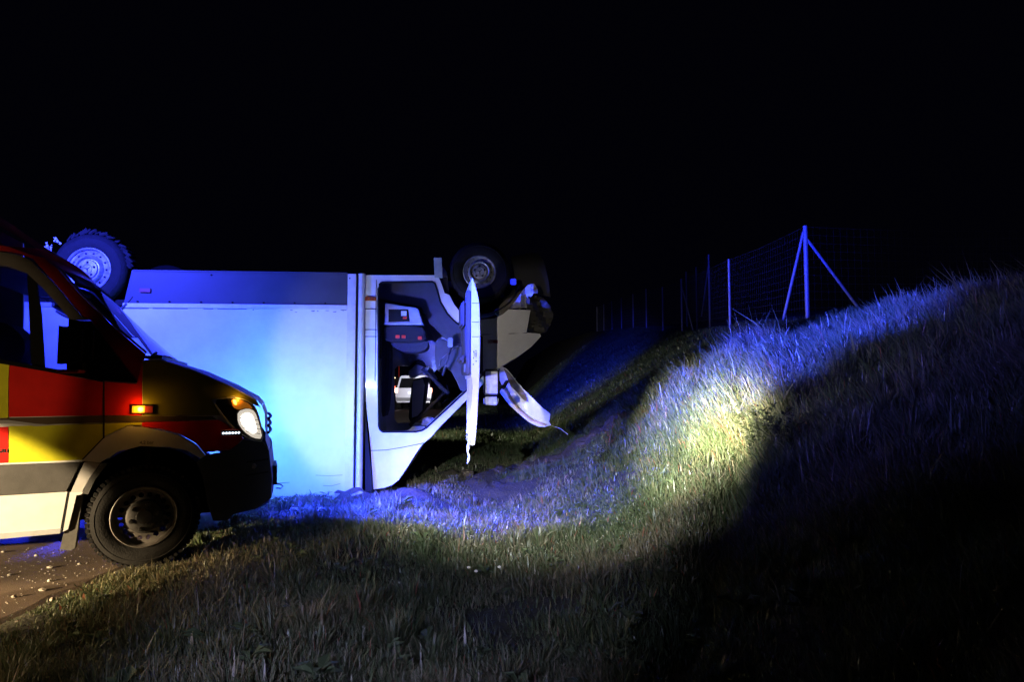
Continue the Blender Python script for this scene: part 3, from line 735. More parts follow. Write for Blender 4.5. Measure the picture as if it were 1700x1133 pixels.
# ------------------------------------------------------------------ overturned box truck (lies on its roof, nose to the right)
TRK = empty('overturned_box_truck', (-1.6, 7.36, 0), R(4.5))
tag(TRK, 'white box truck lying upside down on its roof with cab door hanging open', 'truck')
DEPTH = 2.08
def tcab(x, z):
    return 0.05 + max(0.0, 1.25 - z) * 0.11 + 0.22 * (max(0.0, x - 1.45) / 0.6) ** 2.2
CD = 1.98
tfar = lambda x, z: CD - (tcab(x, z) - 0.05)
flat0 = lambda x, z: 0.0
def tside(name, poly, m, off=0.0, thick=0.03, holes=(), parent=TRK, both=False, step=0.08, bevel=0.0, fn=None):
    o = obj(name, drape(poly, fn or tcab, off, thick, step, holes), m, parent, bevel=bevel)
    if both: obj(name, drape(poly, tfar, -off, -thick, step, holes), m, parent)
    return o
BX0, BX1 = -4.55, 0.0
ZS0, ZT = [(-1.925,2.072),(-1.935,2.420)][0][1], [(-1.311,2.422)][0][1]
wr = [(-2.868,2.421)][0]; wf = [(1.249,2.469)][0]
# cargo box shell: near wall with wheel notch, far wall, rear, front, roof (below) and floor (above)
notch = circle(wr[0], wr[1], 0.53, 17, R(180), R(360))
nz = ZS0
def box_wall(y, t):
    pl = [(BX0, 0.03), (BX1 - 0.18, 0.03), (BX1 - 0.18, nz - 0.05), (wr[0] + 0.36, nz - 0.05)]
    pl += [p for p in notch[::-1] if p[1] < nz - 0.05]
    pl += [(wr[0] - 0.36, nz - 0.05), (BX0, nz - 0.05)]
    return drape(pl, lambda x, z: y, 0, t, 0)
obj('box_side', box_wall(0.0, 0.04), M_boxwhite, TRK, smooth=False)
obj('box_side', box_wall(DEPTH, -0.04), M_boxwhite, TRK, smooth=False)
obj('box_roof', boxbm(BX0 + 0.01, BX1 - 0.01, 0.012, DEPTH - 0.012, 0.0, 0.028), M_boxwhite, TRK, smooth=False)
obj('box_front', boxbm(BX1 - 0.05, BX1 - 0.02, 0.045, DEPTH - 0.045, 0.03, ZT - 0.05), M_boxwhite, TRK, smooth=False)
obj('box_rear', boxbm(BX0, BX0 + 0.03, 0.045, DEPTH - 0.045, 0.03, nz), M_boxwhite, TRK, smooth=False)
obj('box_floor', boxbm(BX0, BX1 - 0.06, 0.06, DEPTH - 0.06, nz - 0.02, nz + 0.04), M_dark, TRK, smooth=False)
# bottom rail of the box and dark scrape line beneath
for x0, x1 in ((wr[0] + 0.355, BX1 - 0.185), (BX0, wr[0] - 0.36)):
    obj('box_rail', boxbm(x0, x1, -0.010, 0.05, nz - 0.05, nz - 0.003), M_alu, TRK, smooth=False, bevel=0.003)
bm = bmesh.new()
xx = wr[0] + 0.37
while xx < BX1 - 0.25:
    L = random.uniform(0.08, 0.6)
    if random.random() < 0.85:
        box(bm, xx, min(xx + L, BX1 - 0.19), -0.003, 0.0, nz - 0.060 - random.uniform(0, 0.003), nz - 0.0525)
    xx += L + random.uniform(0.02, 0.3)
obj('sealant_line', bm, mat('grey sealant', (0.16, 0.16, 0.19), 0.7), TRK, smooth=False)
# side skirt
sk = [(wr[0] + 0.36, nz + 0.0), (BX1 - 0.19, nz), (BX1 - 0.19, ZT - 0.012), (wr[0] + 0.43, ZT)]
obj('side_skirt', drape(sk, flat0, 0.008, 0.03, 0), M_boxgrey, TRK, smooth=False)
obj('side_skirt', drape([(BX0, nz), (notch[0][0] - 0.02, nz), (notch[0][0] - 0.05, ZT), (BX0, ZT)], flat0, 0.008, 0.03, 0), M_boxgrey, TRK, smooth=False)
obj('skirt_edge', boxbm(wr[0] + 0.44, BX1 - 0.19, 0.0, 0.05, ZT - 0.010, ZT + 0.004), M_boxgrey, TRK, smooth=False)
for k in range(8):
    x = wr[0] + 0.50 + k * 0.325
    if x < BX1 - 0.25:
        bm = bmesh.new(); lathe(bm, [(0.001, -0.006), (0.008, -0.004), (0.011, 0.009)], 10, x, 0, nz + 0.016); obj('rivet', bm, M_dark, TRK)
bm = bmesh.new(); lathe(bm, [(0.001, 0.002), (0.010, 0.003), (0.011, 0.009)], 10, -1.62, 0, ZT - 0.04); obj('rivet', bm, M_dark, TRK)
a, b_ = [(-2.348,2.228),(-2.236,2.185)]
mk_ = obj('side_marker', boxbm(a[0], b_[0], -0.012, 0.01, b_[1], a[1]), M_redlens, TRK, bevel=0.003)
# front corner profiles
obj('corner_profile', boxbm(BX1 - 0.182, BX1 - 0.092, -0.006, 0.06, 0.02, ZT - 0.01), M_alu, TRK, bevel=0.004)
obj('corner_profile', boxbm(BX1 - 0.090, BX1 - 0.072, 0.004, 0.06, 0.03, ZT - 0.01), M_dark, TRK, smooth=False)
bm = bmesh.new()
tube(bm, [(BX1 - 0.036, 0.034, 0.02), (BX1 - 0.036, 0.034, ZT - 0.005)], 0.038, 16)
obj('corner_profile', bm, M_alu, TRK)
bm = bmesh.new(); lathe(bm, [(0.001, -0.010), (0.008, -0.009), (0.010, 0.0)], 8, BX1 - 0.16, 0, ZT - 0.06); obj('rivet', bm, M_dark, TRK)
# chassis on top (underside of the truck now facing the sky)
for yy in (0.62, 1.36):
    obj('chassis_rail', boxbm(BX0 + 0.1, 1.4, yy, yy + 0.08, nz + 0.045, nz + 0.19), M_hub, TRK, smooth=False)
bm = bmesh.new(); tube(bm, [(wr[0], 0.2, wr[1]), (wr[0], DEPTH - 0.2, wr[1])], 0.06, 10); obj('axle', bm, M_hub, TRK)
bm = bmesh.new(); tube(bm, [(wf[0], 0.2, wf[1]), (wf[0], DEPTH - 0.2, wf[1])], 0.04, 10); obj('axle', bm, M_hub, TRK)
# wheel tub of the rear wheel
bm = bmesh.new()
nn = circle(wr[0], wr[1], 0.53, 25, R(212), R(328))
for (p, q) in zip(nn, nn[1:]):
    bm.faces.new([bm.verts.new(v) for v in ((p[0], 0.0, p[1]), (q[0], 0.0, q[1]), (q[0], 0.5, q[1]), (p[0], 0.5, p[1]))])
    bm.faces.new([bm.verts.new(v) for v in ((p[0], 0.5, p[1]), (q[0], 0.5, q[1]), (wr[0], 0.5, wr[1] + 0.1))])
obj('wheel_tub', bm, M_dark, TRK, smooth=False)
bm = bmesh.new(); tube(bm, [(p[0], -0.004, p[1]) for p in circle(wr[0], wr[1], 0.535, 20, R(235), R(318))], 0.016, 8); obj('wheel_arch_trim', bm, M_boxgrey, TRK)
RW = wheel(TRK, wr[0], -0.02, wr[1], 0.385, 0.225, 'truck')
FW = wheel(TRK, wf[0], 0.10, wf[1], 0.345, 0.180, 'truck', R(-3))
wheel(TRK, wr[0], DEPTH, wr[1], 0.385, 0.225, 'truck', flip=True)
wheel(TRK, wf[0], DEPTH - 0.12, wf[1], 0.345, 0.180, 'truck', flip=True)
# torn tread flaps and sprig of weed on the rear wheel
for k in range(17):
    a = R(128 - k * 7.6 + random.uniform(-2, 2)); r0 = 0.385
    L = random.uniform(0.035, 0.085); t = random.uniform(0.010, 0.024)
    bm = boxbm(-0.01, L, random.uniform(0.0, 0.05), random.uniform(0.07, 0.2), -t / 2, t)
    for v in bm.verts:
        if v.co.x > 0: v.co.z += random.uniform(0.012, 0.03); v.co.y += random.uniform(-0.02, 0.02)
    M4 = Matrix.Translation((r0 * math.cos(a), 0, r0 * math.sin(a))) @ Matrix.Rotation(-(a - R(80)), 4, 'Y')
    for v in bm.verts: v.co = M4 @ v.co
    obj('torn_tread', bm, M_rubber, RW, bevel=0.004)
bm = bmesh.new()
for (px, pz, dx, dz) in ((-0.36, 0.12, -0.02, 0.12), (-0.37, 0.10, -0.05, 0.15), (-0.36, 0.02, -0.05, 0.10), (-0.28, 0.27, -0.07, 0.06)):
    tube(bm, [(px, 0, pz), (px + dx * .6, -0.01, pz + dz * .5), (px + dx, -0.02, pz + dz)], [0.006, 0.005, 0.003], 5)
    for j in range(9):
        t = random.uniform(0.2, 1); c = Vector((px + dx * t + random.uniform(-.02, .02), -0.02 + random.uniform(-.02, .02), pz + dz * t + random.uniform(-.02, .02)))
        s = random.uniform(0.010, 0.022); a = random.uniform(0, 6.28)
        p1 = c + Vector((math.cos(a), 0.3, math.sin(a))) * s; p2 = c + Vector((-math.sin(a), -0.3, math.cos(a))) * s * 0.6
        bm.faces.new([bm.verts.new(v) for v in (c, p2, p1, c - (p2 - c))])
obj('weed_sprig', bm, mat('pale weed', (0.5, 0.52, 0.42), 0.8), RW, smooth=False)

# ---- cab
outer = [(-0.005,2.408),(0.789,2.418),(0.829,2.318),(0.863,2.218),(0.916,2.198),(0.969,2.092),(1.036,2.013),(1.116,1.953),(1.262,1.928),(1.415,1.942),(1.508,1.990),(1.569,2.044),(1.824,2.046),(1.797,1.905),(1.776,1.791),(1.938,1.785),(1.951,1.758),(1.843,1.644),(1.689,1.530),(1.509,1.423),(1.277,1.204),(1.100,1.033),(0.800,0.726),(0.723,0.636),(0.639,0.565),(0.562,0.462),(0.473,0.314),(0.372,0.167),(0.302,0.111),(0.213,0.080),(0.098,0.068),(0.073,0.492),(0.021,1.028)]
hole = [(0.178,2.330),(0.153,2.310),(0.140,2.257),(0.154,1.204),(0.159,0.756),(0.173,0.717),(0.199,0.697),(0.560,0.695),(0.625,0.708),(0.677,0.740),(1.080,1.118),(1.277,1.303),(1.276,1.734),(1.063,1.846),(0.990,1.892),(0.897,1.985),(0.817,2.117),(0.776,2.271),(0.756,2.324),(0.730,2.344)]
tside('cab_side', outer, M_white, thick=0.045, holes=[hole], step=0.08)
ofar = outer
hole_far = [(0.189,1.465),(0.151,1.426),(0.154,1.204),(0.159,0.756),(0.199,0.697),(0.560,0.695),(0.625,0.708),(0.677,0.740),(1.080,1.118),(1.145,1.283),(1.012,1.468)]
obj('cab_side', drape(ofar, tfar, 0, -0.045, 0.10, [hole_far]), M_white, TRK)
# opening seal
bm = bmesh.new(); hp = [(x, tcab(x, z) + 0.0, z) for x, z in hole]
tube(bm, hp + [hp[0]], 0.011, 6, cap=False); obj('door_seal', bm, M_dark, TRK)
# shells between the two sides
def shell(name, prof, m, y0=0.0, y1=0.0):
    bm = bmesh.new(); rows = []
    for x, z in prof:
        a = tcab(x, z) + 0.01 + y0; c = tfar(x, z) - 0.01 - y1
        rows.append([bm.verts.new((x + 0.03 * math.sin(math.pi * t) * (1 if x > 0.3 else 0), a + (c - a) * t, z)) for t in [k / 8 for k in range(9)]])
    for r0, r1 in zip(rows, rows[1:]):
        for k in range(8): bm.faces.new((r0[k], r0[k + 1], r1[k + 1], r1[k]))
    return obj(name, bm, m, TRK)
shell('cab_roof', [(0.021,1.028),(0.073,0.492),(0.098,0.068),(0.213,0.080),(0.302,0.111),(0.372,0.167),(0.473,0.314),(0.562,0.462),(0.639,0.565),(0.704,0.623)], M_white)
shell('bonnet', [(1.277,1.204),(1.509,1.423),(1.689,1.530),(1.843,1.644),(1.951,1.758),(1.938,1.785)], M_cab)
shell('cab_floor', [(-0.005,2.381),(0.789,2.391),(0.829,2.305),(0.863,2.198),(0.969,2.072),(1.036,1.993),(1.116,1.933)], M_trim)
shell('front_panel', [(1.938,1.785),(1.797,1.791),(1.810,2.006)], M_blackpl)
obj('cab_rear_wall', boxbm(0.01, 0.035, 0.12, CD - 0.1, 1.55, 2.40), M_trim, TRK, smooth=False)
# dark slot between box and cab roof
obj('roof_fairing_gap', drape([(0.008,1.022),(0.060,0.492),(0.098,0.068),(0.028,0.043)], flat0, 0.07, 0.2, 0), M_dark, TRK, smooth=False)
# wheel house of the front wheel
bm = bmesh.new(); nn = circle(wf[0], wf[1], 0.47, 21, R(190), R(345))
for (p, q) in zip(nn, nn[1:]):
    bm.faces.new([bm.verts.new(v) for v in ((p[0], 0.12, p[1]), (q[0], 0.12, q[1]), (q[0], 0.65, q[1]), (p[0], 0.65, p[1]))])
    bm.faces.new([bm.verts.new(v) for v in ((p[0], 0.65, p[1]), (q[0], 0.65, q[1]), (wf[0], 0.65, wf[1] + 0.15))])
obj('wheel_tub', bm, M_dark, TRK, smooth=False)
# pillar seams and lamps
seams = [(0.000,2.037),(0.124,2.038),(0.003,1.809),(0.133,1.810),(0.004,1.734),(0.134,1.734)]
for k in range(0, 6, 2):
    (x0, z0), (x1, z1) = seams[k], seams[k + 1]
    obj('panel_seam', boxbm(x0, x1, 0.045, 0.055, z0 - 0.004, z0 + 0.003), M_dark, TRK, smooth=False)
vs_ = [(0.119,2.356),(0.131,0.685)]
obj('panel_seam', boxbm(vs_[0][0] - 0.004, vs_[0][0] + 0.003, 0.044, 0.054, 1.25, vs_[0][1]), M_dark, TRK, smooth=False)
rs = [(0.073,0.492),(0.240,0.497),(0.432,0.528),(0.646,0.571)]
bm = bmesh.new(); tube(bm, [(x, tcab(x, z) - 0.001, z) for x, z in rs], 0.0035, 5); obj('panel_seam', bm, M_dark, TRK)
fs = [(1.276,1.761),(1.609,1.776),(1.783,1.787)]
bm = bmesh.new(); tube(bm, [(x, tcab(x, z) - 0.001, z) for x, z in fs], 0.0035, 5); obj('panel_seam', bm, M_dark, TRK)
a, b_ = [(0.002,2.169),(0.116,2.124)]
rl = obj('side_marker', boxbm(a[0], b_[0], 0.032, 0.055, b_[1], a[1]), M_amberoff, TRK, bevel=0.004)
for k in range(3):
    x = a[0] + (b_[0] - a[0]) * (0.2 + 0.3 * k)
    obj('reflector_cell', boxbm(x - 0.008, x + 0.008, 0.029, 0.034, b_[1] + 0.012, a[1] - 0.012), M_redlens, rl, smooth=False)
fl_ = [(1.336,1.708),(1.455,1.662)]
obj('side_repeater', boxbm(fl_[0][0], fl_[1][0], 0.05, 0.10, fl_[1][1], fl_[0][1]), M_redlens, TRK, bevel=0.004)
# mud flap behind the front wheel
a, b_ = [(0.754,2.599),(0.842,2.412)]
mf = boxbm(a[0], b_[0], 0.0, 0.03, b_[1] - 0.03, a[1])
for v in mf.verts:
    if v.co.z > 2.45: v.co.x -= 0.01; v.co.y -= 0.03
obj('mud_flap', mf, mat('grey plastic flap', (0.33, 0.37, 0.37), 0.5, var=0.2), TRK, bevel=0.004)
obj('flap_bracket', drape([(0.841,2.533),(0.888,2.453),(0.916,2.205),(0.849,2.238),(0.815,2.385)], flat0, 0.10, 0.1, 0), M_blackpl, TRK)
# crumpled bumper, torn fender edge, underride plate at the nose
random.seed(21)
bmp = drape(smooth_poly([(1.773,2.207),(1.849,2.242),(1.958,2.209),(2.061,2.121),(2.101,2.005),(2.073,1.882),(1.991,1.793),(1.902,1.792),(1.793,1.812),(1.814,1.914),(1.828,2.030),(1.780,2.057)], 1), lambda x, z: 0.13 + 0.5 * max(0, x - 1.75) + 0.05 * math.sin(x * 31 + z * 17), thick=0.05, step=0.04)
for v in bmp.verts:
    v.co += Vector((random.uniform(-.006, .006), random.uniform(-.015, .015), random.uniform(-.006, .006)))
obj('bumper', bmp, mat('scuffed dark plastic', (0.045, 0.042, 0.032), 0.6, var=0.4, vscale=10, bump=0.4, bscale=40), TRK)
tearp = [(1.590,2.062),(1.617,2.110),(1.671,2.172),(1.739,2.275),(1.794,2.331),(1.863,2.338),(1.910,2.291),(1.903,2.236),(1.849,2.228),(1.821,2.187),(1.794,2.200),(1.780,2.071),(1.698,2.063)]
tb = drape(tearp, lambda x, z: 0.10 + 0.03 * math.sin(x * 47) + 0.03 * math.sin(z * 39), thick=0.01, step=0.03)
for v in tb.verts: v.co.y += random.uniform(-.012, .012)
obj('torn_fender_edge', tb, mat('torn pale plastic', (0.42, 0.41, 0.38), 0.5, var=0.35, vscale=14), TRK)
arm = bmesh.new(); tube(arm, [(p[0], 0.30, p[1]) for p in [(1.463,2.002),(1.601,2.135),(1.754,2.241),(1.865,2.284)]], [0.07, 0.07, 0.06, 0.045], 10)
obj('fender_liner', arm, mat('scuffed grey liner', (0.14, 0.12, 0.10), 0.6, var=0.4, vscale=9), TRK)
up = drape([(1.622,2.705),(1.792,2.751),(1.934,2.796),(2.012,2.697),(2.082,2.456),(2.117,2.258),(1.904,2.298),(1.749,2.310),(1.679,2.423),(1.636,2.571)], lambda x, z: 0.42 + 0.18 * (x - 1.4) + 0.04 * math.sin(z * 9), thick=0.02, step=0.06)
obj('underride_plate', up, mat('grey underride plate', (0.028, 0.027, 0.027), 0.7, var=0.3, vscale=5), TRK)
bsp = obj('hose_clip', boxbm(*[([(1.594,2.399)][0][0]), ([(1.662,2.400)][0][0])], 0.07, 0.11, [(1.614,2.324)][0][1], [(1.614,2.392)][0][1]), mat('blue cap', (0.10, 0.16, 0.75), 0.4), TRK, bevel=0.008)
# peeled wing panel hanging at the windscreen base
pp = [(1.479,1.414),(1.545,1.382),(1.605,1.316),(1.665,1.237),(1.737,1.151),(1.804,1.079),(1.923,0.960),(2.009,0.894),(2.002,0.802),(2.028,0.769),(1.955,0.750),(1.882,0.757),(1.783,0.803),(1.664,0.902),(1.565,1.000),(1.493,1.099),(1.473,1.138),(1.506,1.178),(1.473,1.256),(1.466,1.349)]
pan = drape(pp, lambda x, z: -0.05 + 0.10 * math.sin((x * 0.75 + z * 0.66) * 14) * 0.35 + 0.06 * math.sin((x - z) * 5), thick=0.008, step=0.03)
obj('peeled_wing_panel', pan, mat('scraped white panel', (0.66, 0.65, 0.63), 0.35, coat=0.2, var=0.25, vscale=7), TRK)
pp2 = [(1.512,1.388),(1.578,1.335),(1.671,1.204),(1.751,1.105),(1.777,1.020),(1.724,1.046),(1.645,1.138),(1.592,1.191),(1.552,1.283)]
pan = drape(pp2, lambda x, z: -0.062 + 0.10 * math.sin((x * 0.75 + z * 0.66) * 14) * 0.35 + 0.06 * math.sin((x - z) * 5), thick=0.004, step=0.03)
obj('exposed_lining', pan, mat('brown lining', (0.16, 0.12, 0.10), 0.8, var=0.3, vscale=20), TRK)
bm = bmesh.new(); q2 = [(1.493,1.204),(1.579,1.059),(1.684,0.928),(1.803,0.829),(1.969,0.770)]
tube(bm, [(x, -0.075 + 0.04 * math.sin((x * 0.75 + z * 0.66) * 14) + 0.06 * math.sin((x - z) * 5), z) for x, z in q2], 0.012, 6); obj('panel_crease', bm, mat('ochre scraped edge', (0.45, 0.30, 0.16), 0.5, var=0.2), TRK)
q2 = [(2.015,0.769),(2.135,0.730),(2.221,0.664)]
bm = bmesh.new(); tube(bm, [(x, 0.0, z) for x, z in q2], 0.0018, 5); obj('dangling_wire', bm, M_alu, TRK)

# ---- open driver's door: hinge line to shut edge, swung a little past square
hinge = Vector(([(1.091,1.468)][0][0], 0.03, 0)); 
cxy = Matrix.Rotation(R(-4.5), 3, 'Z')
edge_w = Vector((-0.385, 6.45, 0)) - Vector((-1.6, 7.36, 0))
edge = cxy @ edge_w
dv = (edge - hinge); dlen = dv.length; dn = dv.normalized(); nn_ = Vector((-dn.y, dn.x, 0))
if nn_.x < 0: nn_ = -nn_
Dm = Matrix(((dn.x, nn_.x, 0, hinge.x), (dn.y, nn_.y, 0, hinge.y), (0, 0, 1, 0), (0, 0, 0, 1)))
DOOR = empty('open_door', (0, 0, 0)); DOOR.parent = TRK
def dpart(name, bm, m, parent=None, bevel=0.0, smooth=True):
    for v in bm.verts: v.co = Dm @ v.co
    return obj(name, bm, m, parent or DOOR, bevel=bevel, smooth=smooth)
def door_out(z):   # outer skin bulge
    return float(np.interp(z, [0.62, 0.8, 1.2, 1.65, 1.95, 2.1, 2.22], [0.035, 0.055, 0.078, 0.085, 0.08, 0.055, 0.015]))
prof_in = lambda z: 0.0
zs = [2.22, 2.16, 2.08, 1.98, 1.85, 1.7, 1.55, 1.4, 1.27]
bm = bmesh.new(); rings = []
for d in (0.0, dlen * 0.5, dlen):
    loop = [(d, prof_in(z), z) for z in zs] + [(d, door_out(z), z) for z in zs[::-1]]
    rings.append([bm.verts.new(p) for p in loop])
for r0, r1 in zip(rings, rings[1:]):
    for k in range(len(r0)): bm.faces.new((r0[k], r0[(k + 1) % len(r0)], r1[(k + 1) % len(r0)], r1[k]))
bm.faces.new(rings[0]); bm.faces.new(rings[-1][::-1])
dpart('door_skin', bm, M_white, bevel=0.004)
def fbar(z0, z1, d0, d1, w=1.0):
    bm = bmesh.new(); n_ = 7; rr_ = []
    for k in range(n_):
        t = k / (n_ - 1); z = z0 + (z1 - z0) * t; d = d0 + (d1 - d0) * t
        o_ = door_out(z)
        rr_.append([bm.verts.new(p) for p in ((d - 0.05 * w, o_ - 0.065, z), (d, o_ - 0.065, z), (d, o_, z), (d - 0.05 * w, o_, z))])
    for r0, r1 in zip(rr_, rr_[1:]):
        for k in range(4): bm.faces.new((r0[k], r0[(k + 1) % 4], r1[(k + 1) % 4], r1[k]))
    bm.faces.new(rr_[0]); bm.faces.new(rr_[-1][::-1])
    return bm
dpart('window_frame', fbar(1.285, 0.64, dlen, dlen - 0.02), M_white, bevel=0.004)
dpart('window_frame', fbar(1.285, 0.72, 0.12, 0.62), M_white, bevel=0.004)
dpart('window_frame', fbar(1.285, 0.85, 0.48, 0.56, 0.6), M_alu)
bm = bmesh.new(); box(bm, 0.58, dlen - 0.03, -0.02, 0.03, 0.66, 0.71); dpart('window_frame', bm, M_white, bevel=0.004)
bm = boxbm(0.12, dlen - 0.035, -0.045, -0.001, 1.30, 2.12); 
for v in bm.verts:
    if v.co.x < 0.3 and v.co.z > 1.8: v.co.z = 1.9
dpart('inner_trim', bm, M_trim, bevel=0.012)
bm = boxbm(0.3, 0.9, -0.085, -0.046, 1.78, 2.02); dpart('door_pocket', bm, M_trim, bevel=0.015)
bm = boxbm(0.35, 0.98, -0.10, -0.046, 1.42, 1.49); dpart('armrest', bm, M_trim, bevel=0.02)
bm = boxbm(0.68, 0.92, -0.052, -0.0465, 1.33, 1.41); dpart('handle_recess', bm, mat('pale blue insert', (0.16, 0.20, 0.36), 0.5), bevel=0.002)
for (o_, z) in ((0.022, 1.52), (0.042, 1.53), (0.022, 1.46), (0.046, 1.43), (0.02, 1.40)):
    bm = bmesh.new(); tube(bm, [(dlen - 0.004, o_, z), (dlen + 0.003, o_, z)], 0.006, 8); dpart('bolt_hole', bm, M_dark)
bm = boxbm(dlen - 0.002, dlen + 0.008, 0.02, 0.045, 1.47, 1.51); dpart('latch', bm, M_galv, bevel=0.002)
for z in (1.66, 1.80, 1.98):
    bm = boxbm(dlen - 0.001, dlen + 0.0025, 0.004, 0.072, z, z + 0.005); dpart('edge_crease', bm, M_boxgrey, smooth=False)
# torn weather strip
bm = bmesh.new(); random.seed(4)
pts = [(dlen - 0.02 + random.uniform(-.006, .006), -0.008 + random.uniform(-.01, .01) - 0.02 * k / 9, 0.80 - k * 0.037) for k in range(10)]
tube(bm, pts, [0.008, 0.009, 0.012, 0.008, 0.012, 0.016, 0.008, 0.011, 0.012, 0.003], 6); dpart('torn_weather_strip', bm, M_alu)
# door mirror beside it
mb = empty('door_mirror', (0, 0, 0)); mb.parent = TRK
a, b_ = [(1.282,1.373),(1.445,1.097)]
ylev = -0.35
obj('mirror_housing', boxbm(a[0], b_[0], ylev, ylev + 0.10, b_[1], a[1]), M_blackpl, mb, bevel=0.018)
a2, b2 = [(1.301,1.348),(1.427,1.116)]
g1 = obj('mirror_glass', boxbm(a2[0], b2[0], ylev - 0.003, ylev + 0.004, b2[1], a2[1]), M_mirror, mb, bevel=0.002)
a3, b3 = [(1.282,1.085),(1.439,0.997)]
obj('wide_angle_housing', boxbm(a3[0], b3[0], ylev, ylev + 0.09, b3[1], a3[1]), M_lightpl, mb, bevel=0.018)
a3, b3 = [(1.301,1.073),(1.420,1.010)]
obj('mirror_glass', boxbm(a3[0], b3[0], ylev - 0.003, ylev + 0.004, b3[1], a3[1]), M_mirror, mb, bevel=0.002)
bm = bmesh.new(); tube(bm, [(a[0] + 0.03, ylev + 0.06, 1.30), (a[0] - 0.06, ylev + 0.1, 1.36), (a[0] - 0.16, ylev + 0.12, 1.38)], 0.018, 8); tube(bm, [(b_[0] - 0.01, ylev + 0.06, 1.20), (b_[0] + 0.05, ylev + 0.12, 1.18), (b_[0] + 0.10, 0.0, 1.24)], 0.022, 8)
obj('mirror_arm', bm, M_blackpl, mb)

# ---- cab interior, hanging upside down
IN = TRK
obj('footwell_trim', drape([(0.093,2.397),(0.728,2.405),(0.785,2.307),(0.834,2.159),(0.926,2.013),(1.135,1.846),(1.136,1.657),(0.907,1.705),(0.676,1.927),(0.592,2.101),(0.523,2.128),(0.177,2.188),(0.095,2.201)], flat0, 0.45, 0.03, 0), M_trim, TRK)
obj('seat_box', drape([(0.192,2.129),(0.535,2.078),(0.569,2.057),(0.611,1.901),(0.182,1.898)], flat0, 0.25, 0.35, 0), M_lightpl, TRK, bevel=0.01)
obj('seat_vent', drape([(0.233,2.055),(0.455,2.056),(0.470,1.920),(0.235,1.912)], flat0, 0.243, 0.006, 0), M_dark, TRK, smooth=False)
obj('seat_label', drape([(0.374,2.035),(0.435,2.036),(0.435,1.981),(0.375,1.981)], flat0, 0.238, 0.004, 0), mat('white sticker', (0.7, 0.7, 0.72), 0.5), TRK, smooth=False)
obj('seat_label', drape([(0.395,1.974),(0.442,1.975),(0.436,1.947),(0.395,1.947)], flat0, 0.238, 0.004, 0), M_buckle, TRK, smooth=False)
obj('seat_edge', drape([(0.182,1.898),(0.618,1.901),(0.618,1.887),(0.182,1.884)], flat0, 0.235, 0.3, 0), mat('pale edge', (0.6, 0.6, 0.62), 0.5), TRK, smooth=False)
obj('seat_cushion', drape(smooth_poly([(0.177,1.882),(0.602,1.885),(0.643,1.803),(0.651,1.694),(0.199,1.691),(0.165,1.780)], 1), flat0, 0.29, 0.5, 0), mat('black seat cover', (0.014, 0.014, 0.018), 0.9), TRK, bevel=0.02)
for (xx_, yy_) in ((660, 559.5), (670, 559.5), (697, 561.5)):
    q = [(0.335,1.749),(0.402,1.749),(0.584,1.736)][[660, 670, 697].index(xx_)]
    obj('belt_buckle', boxbm(q[0] - 0.022, q[0] + 0.022, 0.262, 0.30, q[1] - 0.018, q[1] + 0.018), M_buckle, TRK, bevel=0.004)
obj('armrest', drape(smooth_poly([(0.233,1.711),(0.593,1.713),(0.669,1.714),(0.663,1.637),(0.594,1.594),(0.441,1.587),(0.317,1.614),(0.240,1.663)], 1), flat0, 0.5, 0.45, 0), M_seat, TRK, bevel=0.02)
obj('seat_back', drape(smooth_poly([(0.117,1.873),(0.200,1.873),(0.219,1.485),(0.203,1.064),(0.178,0.855),(0.129,0.855)], 1), flat0, 0.6, 0.4, 0), mat('black seat cover', (0.014, 0.014, 0.018), 0.9), TRK)
obj('headrest', drape(smooth_poly([(0.115,1.119),(0.171,1.119),(0.188,0.850),(0.119,0.823)], 1), flat0, 0.7, 0.25, 0), M_seat, TRK)
# far door lining and pillar
obj('far_door_lining', drape(smooth_poly([(0.532,2.046),(0.621,1.973),(0.703,1.803),(0.720,1.608),(0.706,1.350),(0.642,1.350),(0.593,1.495),(0.495,1.608),(0.368,1.494),(0.359,1.591),(0.447,1.640),(0.575,1.673),(0.614,1.802),(0.573,1.916)], 1), flat0, 1.72, 0.04, 0), M_lightpl, TRK)
obj('far_window_surround', drape(smooth_poly([(0.368,1.494),(0.503,1.599),(0.593,1.479),(0.706,1.350),(0.755,1.269),(0.626,1.301),(0.530,1.349),(0.402,1.285),(0.354,1.325)], 1), flat0, 1.73, 0.03, 0), M_lightpl, TRK)
obj('door_pull', drape(smooth_poly([(0.341,1.420),(0.467,1.557),(0.563,1.525),(0.603,1.429),(0.531,1.461),(0.452,1.485),(0.404,1.429),(0.341,1.380)], 1), flat0, 1.68, 0.05, 0), M_dark, TRK, bevel=0.006)
bm = bmesh.new(); tube(bm, [(x, 1.55, z) for x, z in [(0.547,1.425),(0.666,1.315),(0.777,1.197),(0.887,1.094)]], 0.028, 8); obj('far_pillar', bm, M_trim, TRK)
bm = bmesh.new(); tube(bm, [(x, 1.85, z) for x, z in [(0.369,0.663),(0.529,0.800),(0.673,0.945),(0.834,1.107)]], 0.022, 8); obj('far_window_rail', bm, mat('brown rubber rail', (0.07, 0.055, 0.045), 0.5), TRK)
bm = bmesh.new(); tube(bm, [(x, 0.9, z) for x, z in [(0.625,1.416),(0.654,1.402)]], 0.03, 10); obj('dash_knob', bm, mat('chrome knob', (0.5, 0.5, 0.55), 0.25, metal=0.8), TRK)
